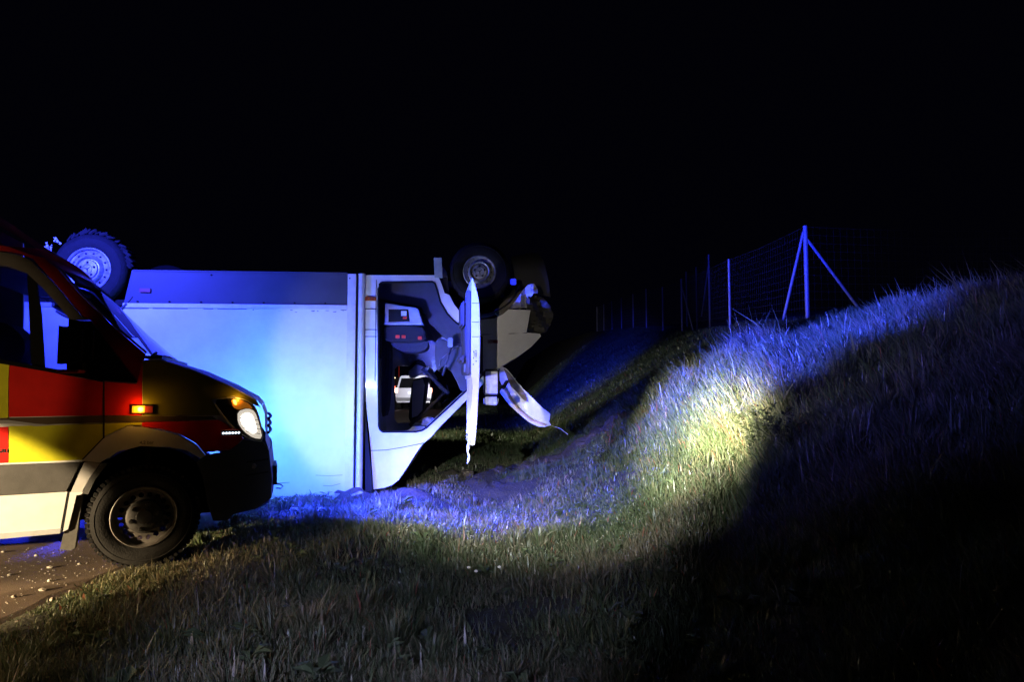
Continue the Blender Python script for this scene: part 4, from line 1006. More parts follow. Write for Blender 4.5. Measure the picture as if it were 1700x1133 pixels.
# exterior far mirror
fm = [(0.372,1.281),(0.556,1.332),(0.607,1.298),(0.584,1.036),(0.528,0.751),(0.428,0.676),(0.328,0.702),(0.342,0.936)]
fmo = obj('far_mirror', drape(smooth_poly(fm, 1), flat0, 2.2, 0.09, 0), M_blackpl, TRK, bevel=0.008)
fmg = [(0.389,1.264),(0.523,1.298),(0.549,1.205),(0.519,0.852),(0.452,0.776),(0.377,0.752),(0.375,1.037)]
obj('mirror_glass', drape(fmg, flat0, 2.185, 0.006, 0), mat('pale mirror reflection', (0.85, 0.87, 0.9), 0.5), fmo)  # bright reflection put into the pale colour of the glass
# dashboard and steering wheel
dsh = smooth_poly([(0.759,1.763),(0.906,1.708),(1.151,1.639),(1.166,1.309),(1.118,1.099),(1.041,1.148),(0.992,1.260),(0.929,1.379),(0.845,1.441),(0.783,1.343),(0.747,1.483)], 1)
obj('dashboard', drape(dsh, flat0, 0.42, 1.2, 0), M_trim, TRK, bevel=0.02)
sw = [(0.862,1.490)][0]
bm = bmesh.new(); tube(bm, [(sw[0] + 0.03 + 0.05 * math.sin(a), 0.42 + 0.17 * math.cos(a), sw[1] + 0.165 * math.sin(a)) for a in [k * math.pi / 14 for k in range(29)]], 0.014, 8, cap=False); obj('steering_wheel', bm, M_trim, TRK)
bm = bmesh.new(); tube(bm, [(x, 0.40, z) for x, z in [(0.799,1.424),(0.826,1.507),(0.887,1.563)]], 0.004, 6); tube(bm, [(x, 0.38, z) for x, z in [(0.929,1.590),(0.970,1.638),(1.018,1.652)]], 0.004, 6); obj('chrome_strip', bm, M_silver, TRK)
obj('chart_paper', drape([(0.701,1.501),(0.779,1.543),(0.794,1.416),(0.731,1.352)], flat0, 0.6, 0.006, 0), mat('crumpled foil paper', (0.35, 0.36, 0.45), 0.4, var=0.5, vscale=30), TRK)
random.seed(9)
bm = drape(smooth_poly([(0.565,0.746),(0.601,0.811),(0.666,0.826),(0.753,0.796),(0.725,0.738),(0.652,0.710),(0.573,0.725)], 1), lambda x, z: 0.9 + 0.04 * math.sin(x * 60) * math.cos(z * 50), thick=0.05, step=0.02)
obj('crumpled_plastic', bm, mat('crumpled film', (0.55, 0.55, 0.55), 0.2, coat=0.4), TRK)
obj('roof_lining', drape([(0.422,0.666),(0.478,0.715),(0.626,0.722),(0.633,0.693),(0.577,0.658)], flat0, 0.7, 0.5, 0), mat('grey lining', (0.20, 0.20, 0.19), 0.8), TRK)
# scraps under the box edge
bm = drape([(-0.326,0.084),(-0.226,0.070),(-0.114,0.031),(-0.113,-0.000),(-0.318,0.015)], lambda x, z: -0.08 + 0.05 * math.sin(x * 30), thick=0.01, step=0.04); obj('broken_rail', bm, M_alu, TRK)

bm = bmesh.new(); tube(bm, [(x, 0.34, z) for x, z in [(0.166,1.831),(0.202,1.646),(0.198,1.408),(0.160,1.204)]], 0.010, 5); obj('seat_belt', bm, M_dark, TRK)
bm = bmesh.new(); tube(bm, [(x, 0.12, z) for x, z in [(0.134,1.633),(0.119,1.468),(0.126,1.204),(0.148,1.040)]], 0.010, 6); obj('door_check_cable', bm, M_dark, TRK)
bm = bmesh.new(); tube(bm, [(x, 0.55, z) for x, z in [(0.880,1.204),(0.916,1.120),(0.888,1.036),(0.833,0.994)]], 0.006, 6); obj('loose_cable', bm, M_jet, TRK)
q3 = [(0.896,1.743),(0.957,1.635)]
obj('foot_pedal', boxbm(q3[0][0], q3[1][0], 0.30, 0.36, q3[1][1], q3[0][1]), mat('pale pedal', (0.35, 0.40, 0.50), 0.4), TRK, bevel=0.01)

# smudges and scrapes on the box wall near the rail
rsc = random.Random(15)
for k in range(9):
    x = rsc.uniform(-1.2, -0.22); z = nz - 0.055 - rsc.uniform(0.0, 0.03); w_ = rsc.uniform(0.01, 0.05)
    obj('scuff_mark', drape(smooth_poly([(x, z), (x + w_, z + rsc.uniform(-.006, .006)), (x + w_ * 0.8, z - rsc.uniform(0.004, 0.014)), (x + w_ * 0.2, z - rsc.uniform(0.003, 0.010))], 1), flat0, -0.0015, 0.001, 0), mat('grey sealant', (0.16, 0.16, 0.19), 0.7), TRK, smooth=False)
for k in range(7):
    x = rsc.uniform(-2.3, -0.3); z = rsc.uniform(0.05, 0.30); L = rsc.uniform(0.08, 0.5)
    bm = bmesh.new(); tube(bm, [(x, -0.0012, z), (x + L * 0.5, -0.0012, z + rsc.uniform(-.01, .01)), (x + L, -0.0012, z + rsc.uniform(-.03, .03))], 0.0022, 4); obj('scratch', bm, mat('grey sealant', (0.16, 0.16, 0.19), 0.7), TRK, smooth=False)

# ------------------------------------------------------------------ vehicles on the road beyond, seen through the cab
def suv():
    S = empty('off_road_car', (-4.75, 34.0, 0), R(-3)); S.location.x = -4.9
    tag(S, 'silver off-road car with lit tail lamps seen through the truck cab', 'car')
    W_ = 0.92
    sec = [(-W_ * 0.93, 0.36), (-W_, 0.62), (-W_, 0.98), (-0.86, 1.06), (-0.70, 1.62), (-0.60, 1.70), (0.60, 1.70), (0.70, 1.62), (0.86, 1.06), (W_, 0.98), (W_, 0.62), (W_ * 0.93, 0.36)]
    bm = bmesh.new(); rings = []
    for y, k, drop in ((0.0, 0.97, 0.0), (0.25, 1.0, 0.0), (2.6, 1.0, 0.0), (3.3, 0.98, 0.62), (4.4, 0.92, 0.68)):
        rings.append([bm.verts.new((x * k, y, z if z < 1.0 else max(1.0, z - drop))) for x, z in sec])
    for r0, r1 in zip(rings, rings[1:]):
        for i in range(len(sec)): bm.faces.new((r0[i], r0[(i + 1) % len(sec)], r1[(i + 1) % len(sec)], r1[i]))
    bm.faces.new(rings[0]); bm.faces.new(rings[-1][::-1])
    obj('body', bm, M_silvercar, S, bevel=0.03)
    obj('rear_window', drape([(-0.72, 1.08), (0.72, 1.08), (0.60, 1.56), (-0.60, 1.56)], lambda x, z: -0.012, thick=0.02, step=0), M_dark, S)
    for s in (-1, 1):
        obj('tail_lamp', boxbm(s * 0.86 - 0.07, s * 0.86 + 0.07, -0.03, 0.05, 0.84, 1.08), M_tailhot, S, bevel=0.02)
        obj('side_window', boxbm(s * 0.80 - 0.015, s * 0.80 + 0.015, 0.4, 2.4, 1.15, 1.50), M_dark, S)
        for y in (0.8, 3.5):
            bm = bmesh.new(); tube(bm, [(s * 0.72, y, 0.36), (s * 0.93, y, 0.36)], 0.36, 24); obj('wheel', bm, M_rubber, S)
    obj('bumper', boxbm(-0.88, 0.88, -0.07, 0.1, 0.42, 0.60), M_lightpl, S, bevel=0.03)
    obj('number_plate', boxbm(-0.26, 0.26, -0.03, -0.02, 0.78, 0.90), M_markw, S)
    obj('spare_wheel_cover', boxbm(-0.02, 0.62, -0.14, -0.02, 0.70, 1.30), M_lightpl, S, bevel=0.08)
suv()
def lorry():
    L_ = empty('far_lorry', (-16.6, 95, 0), 0)
    tag(L_, 'distant lorry with red tail lamps on the dark road', 'lorry')
    obj('cargo_body', boxbm(-1.25, 1.25, 0, 8, 1.1, 2.35), mat('dark tarpaulin', (0.03, 0.03, 0.035), 0.8), L_, bevel=0.05)
    obj('cab', boxbm(-1.2, 1.2, 8.3, 10.2, 0.7, 2.5), M_dark, L_, bevel=0.1)
    obj('tail_bar', boxbm(-1.2, 1.2, -0.08, 0.1, 0.55, 0.7), M_hub, L_)
    for x in (-1.7 + 0.35, 0.25, 0.95):
        obj('tail_lamp', boxbm(x - 0.13, x + 0.13, -0.12, -0.02, 0.92, 1.12), M_tail, L_)
    obj('number_plate', boxbm(-0.75, -0.35, -0.12, -0.02, 0.95, 1.12), M_markw, L_)
    for x in (-1.3, 0.0, 0.25):
        obj('marker_lamp', boxbm(x - 0.12, x + 0.12, -0.12, -0.02, 2.2, 2.36), M_marker, L_)
    for y in (1.0, 2.3, 7.5):
        for s in (-1, 1):
            bm = bmesh.new(); tube(bm, [(s * 0.85, y, 0.5), (s * 1.2, y, 0.5)], 0.5, 20); obj('wheel', bm, M_rubber, L_)
lorry()
mast = empty('warning_light_mast', (-18.2, 110, 0)); tag(mast, 'tall red-lit mast with a lit lamp on top, seen through the cab', 'mast')
bm = bmesh.new(); tube(bm, [(0, 0, 0), (0, 0, 4.4)], [0.07, 0.05], 8); obj('pole', bm, M_mast, mast)
obj('lamp_head', boxbm(-0.13, 0.13, -0.13, 0.13, 4.4, 4.66), M_marker, mast, bevel=0.03)

# ------------------------------------------------------------------ wire fence along the crest
FX = 6.7
def fz(x, y): return float(height(np.array(x), np.array(y)))
FEN = empty('wire_fence', (FX, 15.4, fz(FX, 15.4)))
tag(FEN, 'galvanised wire game fence with braced posts along the crest of the embankment', 'fence')
def fpart(name, bm, m, parent):
    for v in bm.verts: v.co -= parent.location
    return obj(name, bm, m, parent)
posts = [15.4, 20.9, 26.8, 30.2, 33.9, 37.6, 41.6, 45.6, 49.6, 53.6]
tops = {}
for i, y in enumerate(posts):
    z0 = fz(FX, y); hh = 2.17 if y != 15.4 else 2.30
    rad = 0.05 if y == 15.4 else (0.036 if y < 30 else 0.03)
    zt = z0 + hh
    if y > 29: zt = z0 + 2.0
    tops[y] = (z0, zt)
    bm = bmesh.new(); tube(bm, [(FX, y, z0 - 0.3), (FX, y, zt), (FX, y, zt + 0.01)], [rad, rad, rad * 0.7], 12)
    fpart('post', bm, M_galv, FEN)
z0, zt = tops[15.4]
bm = bmesh.new(); tube(bm, [(FX + 0.03, 15.4, zt - 0.30), (FX + 1.35, 15.36, fz(FX + 1.35, 15.36) - 0.08)], 0.030, 10); fpart('brace', bm, M_galv, FEN)
bm = bmesh.new(); tube(bm, [(FX - 0.02, 15.45, zt - 0.12), (FX - 0.10, 16.65, fz(FX, 16.6) - 0.1)], 0.032, 10); fpart('brace', bm, M_galv, FEN)
z0, zt = tops[26.8]
bm = bmesh.new(); tube(bm, [(FX, 26.8, zt - 0.25), (FX + 0.02, 25.1, fz(FX, 25.1) - 0.1)], 0.024, 10); fpart('brace', bm, M_galv, FEN)
# wires: horizontals and verticals of the mesh in one piece, thinner than a pixel
bm = bmesh.new()
def span(ya, yb, n, rad):
    (za, zta), (zb, ztb) = tops[ya], tops[yb]
    def P(t, hgt):
        y = ya + (yb - ya) * t
        zz = za + (zb - za) * t
        top = (zta - za) + ((ztb - zb) - (zta - za)) * t
        return (FX - 0.045, y, zz + 0.05 + hgt * (top - 0.08) - 0.05 * math.sin(math.pi * t) * hgt)
    for hgt in [k / 12 for k in range(13)]:
        tube(bm, [P(t, hgt) for t in (0, .25, .5, .75, 1)], rad if hgt < 1 else rad * 1.5, 3, cap=False)
    for k in range(1, n):
        tube(bm, [P(k / n, 0), P(k / n, 1)], rad * 0.8, 3, cap=False)
for a, b_ in zip(posts[:9], posts[1:10]):
    span(a, b_, int((b_ - a) / 0.15), 0.0011 + 0.00004 * a)
# the fence turns away from the road at the braced corner post
zc0, zc1 = tops[15.4]; lastp = (FX, zc0, zc1)
for xx_ in (11.95, 16.5):
    z0 = fz(xx_, 15.4); b2 = bmesh.new(); tube(b2, [(xx_, 15.4, z0 - 0.3), (xx_, 15.4, z0 + 2.17)], 0.036, 12); fpart('post', b2, M_galv, FEN)
    xa, za, ta_ = lastp; n_ = int((xx_ - xa) / 0.15)
    P2 = lambda t, hg: (xa + (xx_ - xa) * t, 15.355, za + (z0 - za) * t + 0.05 + hg * ((ta_ - za) + (z0 + 2.17 - z0 - ta_ + za) * t - 0.08) - 0.05 * math.sin(math.pi * t) * hg)
    for hg in [k / 12 for k in range(13)]: tube(bm, [P2(t, hg) for t in (0, .25, .5, .75, 1)], 0.0017, 3, cap=False)
    for k in range(1, n_): tube(bm, [P2(k / n_, 0), P2(k / n_, 1)], 0.0013, 3, cap=False)
    lastp = (xx_, z0, z0 + 2.17)
w_ = fpart('wire_mesh', bm, M_wire, FEN); w_['kind'] = 'stuff'
# second fence higher up
FEN2 = empty('upper_fence', (8.0, 27.5, fz(8, 27.5)))
tag(FEN2, 'second wire fence of three steel posts standing higher behind the first', 'fence')
tt = []
for (x, y, top) in ((8.0, 27.5, 6.52), (8.0, 29.4, 6.35), (8.0, 31.1, 6.42)):
    z0 = fz(x, y); bm = bmesh.new(); tube(bm, [(x, y, z0 - 0.3), (x, y, top)], 0.04 if y < 28 else 0.03, 10); fpart('post', bm, M_galv, FEN2); tt.append((x, y, z0, top))
bm = bmesh.new(); tube(bm, [(8.0, 27.5, 6.2), (7.95, 28.5, 4.1)], 0.024, 8); fpart('brace', bm, M_galv, FEN2)
bm = bmesh.new()
for (p, q) in zip(tt, tt[1:]):
    for k in range(11):
        t = k / 10; tube(bm, [(p[0] - .04, p[1], p[2] + (p[3] - p[2]) * t), (q[0] - .04, q[1], q[2] + (q[3] - q[2]) * t)], 0.002, 3, cap=False)
    for k in range(1, 12):
        s = k / 12; tube(bm, [(p[0] - .04, p[1] + (q[1] - p[1]) * s, p[2] + (q[2] - p[2]) * s), (p[0] - .04, p[1] + (q[1] - p[1]) * s, p[3] + (q[3] - p[3]) * s)], 0.002, 3, cap=False)
w_ = fpart('wire_mesh', bm, M_wire, FEN2); w_['kind'] = 'stuff'

# ------------------------------------------------------------------ grass
m_grass = bpy.data.materials.new('grass blades'); m_grass.use_nodes = True
nt = m_grass.node_tree; nt.nodes.clear()
out = nt.nodes.new('ShaderNodeOutputMaterial')
at_ = nt.nodes.new('ShaderNodeAttribute'); at_.attribute_name = 'tone'
df = nt.nodes.new('ShaderNodeBsdfDiffuse'); tl = nt.nodes.new('ShaderNodeBsdfTranslucent'); gl = nt.nodes.new('ShaderNodeBsdfGlossy')
gl.inputs['Roughness'].default_value = 0.38; gl.inputs[0].default_value = (0.9, 0.9, 0.9, 1)
m1 = nt.nodes.new('ShaderNodeMixShader'); m1.inputs[0].default_value = 0.3
m2 = nt.nodes.new('ShaderNodeMixShader'); m2.inputs[0].default_value = 0.035
nt.links.new(at_.outputs['Color'], df.inputs[0]); nt.links.new(at_.outputs['Color'], tl.inputs[0])
nt.links.new(df.outputs[0], m1.inputs[1]); nt.links.new(tl.outputs[0], m1.inputs[2])
nt.links.new(m1.outputs[0], m2.inputs[1]); nt.links.new(gl.outputs[0], m2.inputs[2]); nt.links.new(m2.outputs[0], out.inputs[0])

TR0 = np.array([-1.6, 7.36]); ca, sa = math.cos(R(4.5)), math.sin(R(4.5))
def blocked(X, Y):
    lx = (X - TR0[0]) * ca + (Y - TR0[1]) * sa; ly = -(X - TR0[0]) * sa + (Y - TR0[1]) * ca
    tr = (ly > 0.0) & (ly < 2.1) & (lx > -4.6) & (lx < 0.45)
    c2, s2 = math.cos(R(20)), math.sin(R(20))
    u = (X + 2.418) * c2 + (Y - 4.55) * s2; w = -(X + 2.418) * s2 + (Y - 4.55) * c2
    am = (np.abs(u) < 0.16) & (w > 0.0) & (w < 0.28)
    return tr | am
def scatter(n, ylo, yhi, power):
    u = rng.random(n)
    k = 1 - power
    Y = (ylo ** k + u * (yhi ** k - ylo ** k)) ** (1 / k)
    xlo = np.maximum(-2.62, -0.78 * Y - 1.5); xhi = np.minimum(0.78 * Y + 1.6, 8.5)
    X = xlo + rng.random(n) * (xhi - xlo)
    keep = rng.random(n) < (xhi - xlo) / 11.5
    X, Y = X[keep], Y[keep]
    e = road_edge(Y)
    prob = sstep(-0.10, 0.25, X - e) * np.clip(0.22 + 2.6 * (fbm(X * 1.7, Y * 1.7, 3) - 0.30), 0.04, 1)
    prob = prob * (1 - 0.93 * np.clip(soil_mask(X, Y) * 1.6, 0, 1))
    keep = (rng.random(len(X)) < prob) & ~blocked(X, Y)
    return X[keep], Y[keep]
def grass_mesh(name, X, Y, label, TX=None, TY=None, TH=None, TA=None):
    n0 = len(X)
    if TX is not None:
        X = np.concatenate([X, TX]); Y = np.concatenate([Y, TY])
    n = len(X)
    Z = height(X, Y)
    patch = fbm(X * 1.1 + 3, Y * 1.1, 3); patch2 = fbm(X * 3.3, Y * 3.3 + 7, 3)
    farz = sstep(10.6, 12.5, Y - 0.0 * X)
    slope = sstep(0.9, 2.2, X)
    H_ = (0.05 + 0.085 * slope + 0.20 * (0.35 + 0.65 * slope) * np.clip(patch2 - 0.40, 0, 1) * 2.0) * (0.55 + 0.9 * rng.random(n)) * (0.6 + 0.9 * patch)
    H_ = H_ * np.where(rng.random(n) < 0.03, 1.9, 1.0)
    edge = sstep(0.0, 0.5, X - road_edge(Y))
    H_ = H_ * (0.55 + 0.45 * edge)
    H_ = H_ * (1 - farz) + farz * (0.07 + 0.07 * rng.random(n))
    if TX is not None: H_[n0:] = TH
    wdt = (0.0021 + 0.0022 * rng.random(n)) * (np.clip(Y, 2, 40) / 3.2) ** 0.55
    wdt = wdt * np.where(rng.random(n) < 0.05, 2.6, 1.0)
    th = rng.random(n) * 2 * np.pi
    if TX is not None: th[n0:] = TA
    lean = (0.15 + 0.75 * rng.random(n) ** 1.4) * H_
    wind = np.array([-0.30, -0.10])
    wf = 0.25 + 4.2 * slope * np.clip(fbm(X * 0.9 + 9, Y * 0.9, 3) - 0.30, 0, 1)
    dx = np.cos(th) * lean + wind[0] * wf * H_; dy = np.sin(th) * lean + wind[1] * wf * H_
    px = -np.sin(th + 0.6 * rng.standard_normal(n)); py = np.cos(th)
    droop = 0.35 * rng.random(n)
    P = np.empty((n, 5, 3), np.float32)
    def setv(i, t, side):
        P[:, i, 0] = X + dx * t ** 1.7 + px * wdt * side * (1 - 0.25 * t)
        P[:, i, 1] = Y + dy * t ** 1.7 + py * wdt * side * (1 - 0.25 * t)
        P[:, i, 2] = Z - 0.01 + H_ * (t - droop * t * t * 0.7)
    setv(0, 0.0, -1); setv(1, 0.0, 1); setv(2, 0.55, 0.8); setv(3, 0.55, -0.8); setv(4, 1.0, 0.0)
    me = bpy.data.meshes.new(name)
    me.vertices.add(n * 5); me.vertices.foreach_set('co', P.ravel())
    base = (np.arange(n) * 5)[:, None]
    loops = np.concatenate([base + np.array([0, 1, 2, 3]), base + np.array([3, 2, 4])], 1).astype(np.int32)
    me.loops.add(n * 7); me.polygons.add(n * 2)
    me.loops.foreach_set('vertex_index', loops.ravel())
    ls = np.stack([np.arange(n) * 7, np.arange(n) * 7 + 4], 1).astype(np.int32)
    me.polygons.foreach_set('loop_start', ls.ravel())
    me.update()
    # colour of each blade: fresh green, dull green or straw
    g = rng.random(n)[:, None]
    dry = np.clip(1.7 * (patch - 0.42) + 0.15 + 0.26 * rng.standard_normal(n), 0, 1)
    dry = np.clip(dry * (1 - 0.85 * farz), 0, 1)[:, None]
    green = np.array([0.060, 0.100, 0.038]); pale = np.array([0.115, 0.145, 0.075]); straw = np.array([0.29, 0.24, 0.155])
    c = green * (1 - g) + pale * g
    c = c * (1 - dry) + straw * dry
    red = (rng.random(n) < 0.012)[:, None]
    c = np.where(red, np.array([0.28, 0.10, 0.06]), c)
    c4 = np.repeat(np.concatenate([c, np.ones((n, 1))], 1)[:, None, :], 5, 1).astype(np.float32)
    a = me.color_attributes.new('tone', 'FLOAT_COLOR', 'POINT'); a.data.foreach_set('color', c4.ravel())
    o = link_mesh(name, me, m_grass, smooth=False)
    return tag(o, label, 'grass', kind='stuff')
X1, Y1 = scatter(1150000, 1.7, 11.2, 1.25)
X2, Y2 = scatter(260000, 11.0, 45, 1.4)
# tussocks: rings of taller blades bending outwards
cx_, cy_ = scatter(1100, 2.2, 10.5, 1.02)
nb_ = rng.integers(35, 110, len(cx_)); tid = np.repeat(np.arange(len(cx_)), nb_)
ta = rng.random(len(tid)) * 2 * np.pi; tr_ = (0.02 + 0.07 * rng.random(len(cx_)))[tid] * np.sqrt(rng.random(len(tid)))
tx_ = cx_[tid] + np.cos(ta) * tr_; ty_ = cy_[tid] + np.sin(ta) * tr_
thh = (0.07 + 0.10 * rng.random(len(cx_)))[tid] * (0.6 + 0.6 * rng.random(len(tid))) * (1 + 0.9 * sstep(1.6, 2.6, cx_))[tid]
ok_ = ~blocked(tx_, ty_) & (tx_ > road_edge(ty_) + 0.16)
grass_mesh('grass', np.concatenate([X1, X2]), np.concatenate([Y1, Y2]), 'uneven tussocky grass covering the verge and the embankment', tx_[ok_], ty_[ok_], thh[ok_], ta[ok_])

# ------------------------------------------------------------------ broad leaved weeds between the grass, too many to tell apart
WX, WY = scatter(900, 2.3, 10.5, 1.03)
bm = bmesh.new(); rw = random.Random(77)
WZ = height(WX, WY)
tone = []
for x, y, z in zip(WX, WY, WZ):
    k = rw.randint(5, 10); L0 = rw.uniform(0.04, 0.11); h0 = rw.uniform(0.01, 0.07)
    for j in range(k):
        a = rw.uniform(0, 6.28); L = L0 * rw.uniform(0.6, 1.2); wd = L * rw.uniform(0.16, 0.3); up = rw.uniform(0.1, 0.9)
        d = Vector((math.cos(a), math.sin(a), 0)); sd = Vector((-math.sin(a), math.cos(a), 0)) * wd
        c = Vector((x, y, z + h0 * j / k)); m_ = c + d * L * 0.5 + Vector((0, 0, L * up * 0.6)); e = c + d * L + Vector((0, 0, L * up * 0.55))
        vs = [bm.verts.new(v) for v in (c, m_ + sd, e, m_ - sd)]
        bm.faces.new((vs[0], vs[1], vs[2], vs[3]))
tag(obj('weeds', bm, mat('dull weed leaf', (0.085, 0.115, 0.050), 0.65, var=0.5, vscale=3.0, spec=0.3), smooth=False), 'broad leaved weeds scattered through the grass', 'weeds', kind='stuff')

# ------------------------------------------------------------------ single plants
def leafy(name, x, y, h, n, m, spread, label, cat, leaf=0.02, lean=(0, 0), up=0.6, group=None):
    z = fz(x, y); T = empty(name, (x, y, z)); tag(T, label, cat, group)
    st = bmesh.new(); lf = bmesh.new()
    for k in range(n):
        a = random.uniform(0, 6.28); s = random.uniform(0.2, 1) * spread; hh = h * random.uniform(0.55, 1.0)
        tip = Vector((math.cos(a) * s + lean[0], math.sin(a) * s + lean[1], hh)); mid = Vector((tip.x * 0.35, tip.y * 0.35, hh * 0.55))
        tube(st, [(0, 0, -0.03), mid, tip], [0.006, 0.004, 0.002], 5)
        for j in range(int(hh / 0.014)):
            t = random.uniform(0.22, 1.0)
            c = mid * (t / 0.55) if t < 0.55 else mid + (tip - mid) * ((t - 0.55) / 0.45)
            b_ = random.uniform(0, 6.28); L = leaf * random.uniform(0.6, 1.5)
            d = Vector((math.cos(b_), math.sin(b_), random.uniform(-0.2, up))).normalized(); sd = d.cross(Vector((0, 0, 1))).normalized() * L * 0.28
            p0, p1, p2, p3 = c, c + d * L * 0.5 + sd, c + d * L, c + d * L * 0.5 - sd
            lf.faces.new([lf.verts.new(v) for v in (p0, p1, p2, p3)])
    obj('stem', st, M_bark, T); obj('leaves', lf, m, T, smooth=False)
    return T
M_bush = mat('dark thistle leaf', (0.050, 0.065, 0.026), 0.7, var=0.4, vscale=30)
M_pale = mat('pale leaf', (0.30, 0.36, 0.24), 0.6, var=0.25, vscale=30)
M_rust = mat('rusty seed head', (0.42, 0.10, 0.075), 0.8, var=0.3, vscale=30)
random.seed(31)

leafy('thistle_bush', 1.93, 5.38, 0.62, 30, M_bush, 0.24, 'tall dark leafy thistle bush at the edge of the bright light pool', 'bush', leaf=0.045, up=0.9)
leafy('thistle_bush', 2.06, 5.16, 0.42, 18, M_bush, 0.26, 'lower dark weed in the shade just right of the tall thistle bush', 'bush', leaf=0.04, up=0.7)
leafy('pale_leaved_weed', 1.0, 8.25, 0.24, 10, M_pale, 0.24, 'low pale grey leaved weed in front of the red sorrel', 'plant', leaf=0.04, up=0.8)
leafy('red_sorrel', 1.2, 8.5, 0.34, 9, M_rust, 0.30, 'rusty red sorrel stalks beside the bare soil ridge', 'plant', leaf=0.022, up=1.2)
for k, (x, y, h, lx) in enumerate(((5.85, 10.0, 0.62, -0.10), (5.9, 9.4, 0.5, -0.05), (5.6, 8.4, 0.55, -0.12))):
    leafy('dry_grass_stalk', x, y, h, 2, mat('dry straw head', (0.30, 0.26, 0.20), 0.9), 0.12,
          ['tall drooping dry grass stalk on the crest nearest the braced post', 'middle one of three dry grass stalks on the crest', 'dry grass stalk on the crest furthest from the braced post'][k], 'plant', leaf=0.02, lean=(lx, 0), group='dry stalks on the crest')

def daisy(x, y, label):
    z = fz(x, y); D_ = empty('daisy', (x, y, z)); tag(D_, label, 'flower', 'daisies on the verge')
    bm = bmesh.new(); tube(bm, [(0, 0, -0.02), (0.01, 0, 0.06), (0.015, -0.01, 0.12)], 0.0015, 5); obj('stem', bm, M_bark, D_)
    bm = bmesh.new(); c = Vector((0.015, -0.012, 0.122))
    for k in range(10):
        a = k * 0.628; d = Vector((math.cos(a), math.sin(a) * 0.6, 0.3 + 0.5 * math.sin(a))).normalized(); s = d.cross(Vector((0, -0.7, 0.7))).normalized() * 0.003
        bm.faces.new([bm.verts.new(v) for v in (c, c + d * 0.007 + s, c + d * 0.013, c + d * 0.007 - s)])
    obj('petals', bm, mat('white petal', (0.75, 0.75, 0.72), 0.7), D_, smooth=False)
    bm = bmesh.new(); bmesh.ops.create_icosphere(bm, subdivisions=1, radius=0.004, matrix=Matrix.Translation(c)); obj('centre', bm, mat('yellow centre', (0.6, 0.45, 0.03), 0.8), D_)
daisy(-0.30, 4.6, 'white daisy in the dark verge grass, left one of the close pair')
daisy(-0.25, 4.55, 'white daisy in the dark verge grass, right one of the close pair')
daisy(-0.10, 4.6, 'lone white daisy a little right of the close pair')

# ------------------------------------------------------------------ stones on the asphalt
def stone_mesh(s, seed):
    r_ = random.Random(seed); bm = bmesh.new(); bmesh.ops.create_icosphere(bm, subdivisions=1, radius=s)
    k = (r_.uniform(0.8, 1.4), r_.uniform(0.7, 1.1), r_.uniform(0.45, 0.8))
    for v in bm.verts:
        f = r_.uniform(0.75, 1.2); v.co = Vector((v.co.x * k[0] * f, v.co.y * k[1] * f, v.co.z * k[2] * f))
    return bm
M_stone = mat('limestone chip', (0.36, 0.33, 0.28), 0.9, var=0.25, vscale=40, bump=0.4, bscale=80)
spots = [(-3.040,4.580),(-2.838,4.275),(-2.747,4.079),(-2.822,3.954),(-2.560,3.889),(-2.903,4.671),(-3.180,4.408),(-2.461,3.559),(-2.503,3.541),(-3.663,5.002),(-3.352,4.897),(-2.578,4.067)]
sizes = [0.016, 0.014, 0.021, 0.017, 0.026, 0.011, 0.012, 0.012, 0.015, 0.016, 0.012, 0.009]
STONES = ['pale stone chip upper right of the flat pair, below the mud flap', 'pale stone chip straight below the one under the mud flap', 'chunky pale stone in the middle of the loose group', 'pale stone chip at the left of the row of loose stones',
          'largest pale stone, flat, right at the grass edge', 'small stone chip close behind the front wheel', 'small stone chip at the far left of the asphalt', 'small stone chip next to the lowest stone',
          'lowest pale stone on the asphalt near the picture edge', 'stone chip at the left edge under the ambulance sill', 'stone chip lying in the blue light under the ambulance', 'tiny stone chip beside the grass edge']
for k, ((x, y), sz) in enumerate(zip(spots, sizes)):
    bm = stone_mesh(sz, k); me_o = obj('stone', bm, M_stone, smooth=False); me_o.location = (x, y, sz * 0.35); me_o.rotation_euler = (0, 0, k * 1.3)
    tag(me_o, STONES[k], 'stone', 'loose stones on the asphalt')
bm = bmesh.new(); rr_ = random.Random(5)
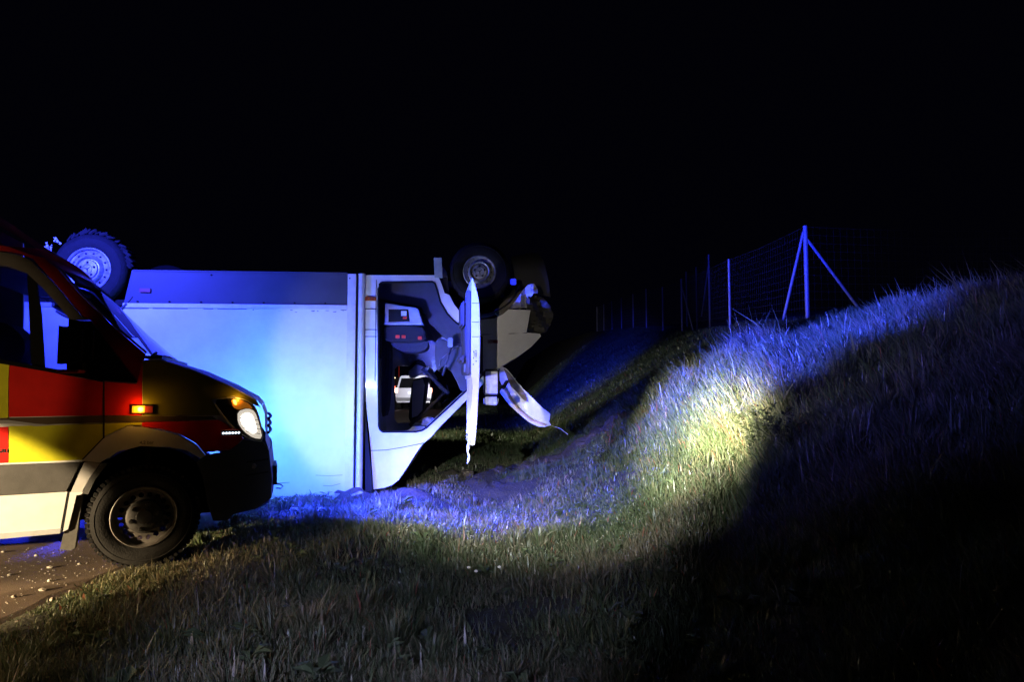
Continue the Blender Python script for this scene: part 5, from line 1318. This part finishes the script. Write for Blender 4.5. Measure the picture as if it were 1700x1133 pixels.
for k in range(800):
    y = rr_.uniform(2.6, 6.2); x = -2.62 - abs(rr_.gauss(0, 0.75)); s = rr_.uniform(0.0014, 0.0045)
    vs = [bm.verts.new((x + s * a * rr_.uniform(.7, 1.3), y + s * b * rr_.uniform(.7, 1.3), c * s * rr_.uniform(.6, 1.2))) for a, b, c in ((-1, -1, 0), (1, -1, 0), (1, 1, 0), (-1, 1, 0), (0, 0, 1.1))]
    for f in ((0, 1, 4), (1, 2, 4), (2, 3, 4), (3, 0, 4)): bm.faces.new([vs[i] for i in f])
tag(obj('gravel', bm, M_stone, smooth=False), 'fine grit scattered over the asphalt edge', 'gravel', kind='stuff')
# clods of soil along the scraped ridge
rr_ = random.Random(12)
CL = ['first', 'second', 'third', 'fourth', 'fifth', 'sixth']
for k in range(6):
    x = -0.6 + k * 0.40; y = float(np.interp(x, [-0.9, -0.5, 0.46, 1.2, 1.6, 1.9], [9.2, 9.5, 10.2, 9.8, 9.1, 8.6])) - 0.18 + rr_.uniform(-0.1, 0.1)
    bm = stone_mesh(rr_.uniform(0.06, 0.12), 50 + k); bmesh.ops.subdivide_edges(bm, edges=bm.edges[:], cuts=1, use_grid_fill=True)
    for v in bm.verts: v.co += Vector((rr_.uniform(-.012, .012), rr_.uniform(-.012, .012), rr_.uniform(-.012, .012)))
    o = obj('soil_clod', bm, M_soilm); o.location = (x, y, fz(x, y) + 0.05)
    tag(o, CL[k] + ' clod of torn soil along the scraped ridge, counted from the truck cab', 'soil clod', 'soil clods on the scraped ridge')
# white scrap at the corner of the box
q = [(-1.621,7.444)][0]
bm = drape(smooth_poly([(-0.07, 0.0), (-0.02, 0.03), (0.05, 0.05), (0.08, 0.02), (0.03, 0.0)], 1), lambda x, z: 0.02 * math.sin(x * 50), thick=0.02, step=0.02)
o = obj('plastic_scrap', bm, M_cab); o.location = (q[0], q[1] - 0.25, fz(q[0], q[1] - 0.25) + 0.02)
tag(o, 'white broken scrap lying at the corner of the cargo box', 'scrap')
